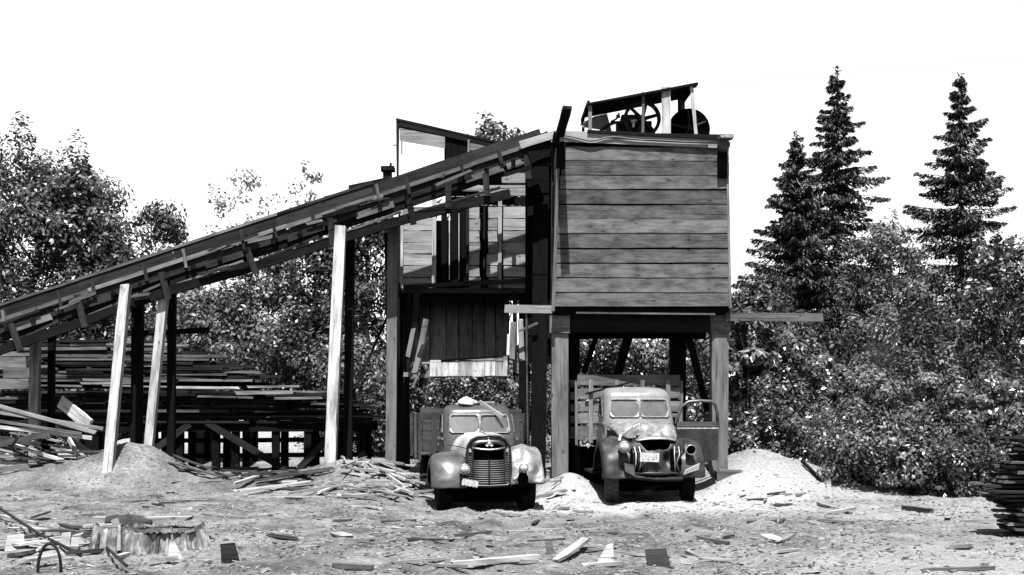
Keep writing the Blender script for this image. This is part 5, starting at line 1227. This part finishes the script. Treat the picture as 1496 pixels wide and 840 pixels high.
broadleaf('young_tree', 'sparse treetop showing over the tilted shed roof', 'tree', bxy(728, 48), hh(140, 48), 2.4, 46, 60, 4200, .24, LEAF_A, z0=.45, clr=.65, trunk=.12, group='broadleaf trees behind the shed')
und = [(300, 41, 430, 2.6, 'low leafy tree under the conveyor, left of the middle', LEAF_D, 9000), (385, 40, 405, 2.3, 'leafy tree under the conveyor between the pale legs', LEAF_D, 9000), (455, 39, 395, 1.9, 'leafy tree left of the tall pale leg', LEAF_A, 8000), (540, 39, 345, 1.9, 'dark leafy tree right of the tall pale leg', LEAF_A, 9000), (230, 43, 420, 2.2, 'low leafy tree behind the back lumber pile', LEAF_A, 6000), (150, 44, 400, 3.0, 'low leafy growth behind the first conveyor legs', LEAF_A, 7000), (60, 43, 430, 3, 'low leafy growth at far left behind the lumber', LEAF_A, 6000)]
for k, (px, D, py, rad, lab_, m_, nl) in enumerate(und):
    broadleaf('leafy_tree', lab_, 'tree', bxy(px, D), hh(py, D), rad, 60 + k, 70, int(nl * 1.3), .175, m_, z0=.03, clr=.7, trunk=.10, stems=2, group='low trees behind the conveyor')
bh_ = [(610, 36, 520, 1.8, 'dim bush seen under the shed left of the left truck'), (680, 36.5, 500, 2.0, 'dim bush directly behind the left truck cab'), (755, 36, 520, 1.8, 'dim bush behind the post between the trucks'), (520, 36, 500, 1.6, 'bush at the right end of the lumber trestle')]
for k, (px, D, py, rad, lab_) in enumerate(bh_):
    broadleaf('bush', lab_, 'bush', bxy(px, D), hh(py, D), rad, 80 + k, 45, 7000, .14, LEAF_D, z0=.0, clr=.5, trunk=.05, stems=3, group='bushes behind the shed')
bk = [(880, 35, 450, 1.7, 'bright leafy bush seen under the bin left of the cab'), (950, 35.5, 440, 1.7, 'bright leafy bush seen under the bin above the cab'), (1020, 34.5, 450, 1.7, 'bright leafy bush seen under the bin beside the open door')]
for k, (px, D, py, rad, lab_) in enumerate(bk):
    broadleaf('bush', lab_, 'bush', bxy(px, D), hh(py, D), rad, 90 + k, 55, 8000, .15, LEAF_C, z0=.0, clr=.5, trunk=.06, stems=3, group='bushes behind the bin')
# right: mid trees behind the bushes
mt = [(1110, 44, 400, 2.2, 'round dark tree directly right of the bin top', LEAF_A, 9000, .2), (1290, 46, 300, 2.5, 'leafy tree between the two tall spruces', LEAF_D, 12000, .2), (1350, 43, 440, 2.3, 'dark leafy tree left of the far right spruce', LEAF_S, 8000, .2), (1470, 40, 322, 2.2, 'dense leafy tree at the right edge', LEAF_A, 12000, .2), (1195, 40, 465, 2.2, 'dark leafy tree at the foot of the tallest spruce', LEAF_S, 9000, .19), (1420, 38, 500, 2.2, 'dark leafy tree at the foot of the far right spruce', LEAF_S, 9000, .19), (1300, 38, 475, 2.0, 'dark leafy tree behind the middle bush', LEAF_S, 8000, .19)]
for k, (px, D, py, rad, lab_, m_, nl, lf) in enumerate(mt):
    broadleaf('leafy_tree', lab_, 'tree', bxy(px, D), hh(py, D), rad, 100 + k, 80, int(nl * 1.3), lf * .88, m_, z0=.03, clr=.65, trunk=.12, stems=2, group='trees behind the right bushes')
# right bushes, near to far
rb = [(1105, 30.0, 440, 1.35, 'tall glossy-leaved bush right beside the bin', LEAF_C, 8000, .17), (1165, 29.2, 462, 1.2, 'glossy-leaved bush second from the bin', LEAF_C, 9000, .16), (1240, 29, 520, 1.2, 'glossy bush left of the big round bush', LEAF_C, 9000, .12), (1300, 27.8, 478, 1.45, 'big round pale-leaved bush in the middle of the thicket', LEAF_D, 15000, .095), (1375, 27, 560, 1.2, 'low leafy bush right of the big round bush', LEAF_A, 10000, .11), (1445, 26.5, 530, 1.2, 'leafy bush behind the right board stack', LEAF_C, 10000, .11), (1500, 26, 540, 1.1, 'leafy bush at the right edge behind the board stack', LEAF_C, 7000, .11),
      (1220, 26.8, 600, .9, 'low glossy bush at the foot of the sawdust mound', LEAF_C, 7000, .10), (1275, 25.2, 610, .95, 'low front bush left of the middle at the yard edge', LEAF_D, 8500, .10), (1345, 25.0, 625, .95, 'low front bush at the middle of the yard edge', LEAF_C, 8500, .10), (1415, 24.6, 620, .95, 'low front bush nearest the right board stack', LEAF_A, 8500, .10), (1150, 28.0, 560, .8, 'low bush on the back of the sawdust mound', LEAF_C, 6000, .11)]
for k, (px, D, py, rad, lab_, m_, nl, lf) in enumerate(rb):
    broadleaf('bush', lab_, 'bush', bxy(px, D), hh(py, D), rad, 120 + k, (34, 60, 44)[k % 3], int(nl * 1.1), lf * (1.15, .85, 1.0)[k % 3], m_, z0=.0, clr=(.42, .30, .36)[k % 3], trunk=.035, stems=5, shell=.35, group='bushes along the right of the yard', spire=.35, up=.35)
# far wood that closes the view
rgw = np.random.RandomState(77); fw = thing('far_woods', 'distant belt of woods closing the view behind everything', 'woods', (0, 70, 0)); fw['kind'] = 'stuff'
nw = 26000; X_ = rgw.uniform(-60, 60, nw); Y_ = 70 + rgw.uniform(-5, 8, nw); top_ = 5.0 + 2.6 * vnoise(X_ * .35, X_ * 0 + 3) + 2 * vnoise(X_ * 1.3, X_ * 0 + 9); Z_ = rgw.rand(nw) ** .8 * top_
leaf_cloud('foliage', np.stack([X_, Y_ - 70, Z_], -1), .75, .5, rgw, LEAF_S, fw, up=.4)['kind'] = 'stuff'
# overhead wire
mb = MB(); mb.tube([P(1060, 121, 40), P(1240, 106, 40), P(1410, 92, 40), P(1600, 70, 40)], .006, 4); tag(put('overhead_wire', mb, IRONG), 'hair-thin wire crossing the sky above the spruces', 'wire')
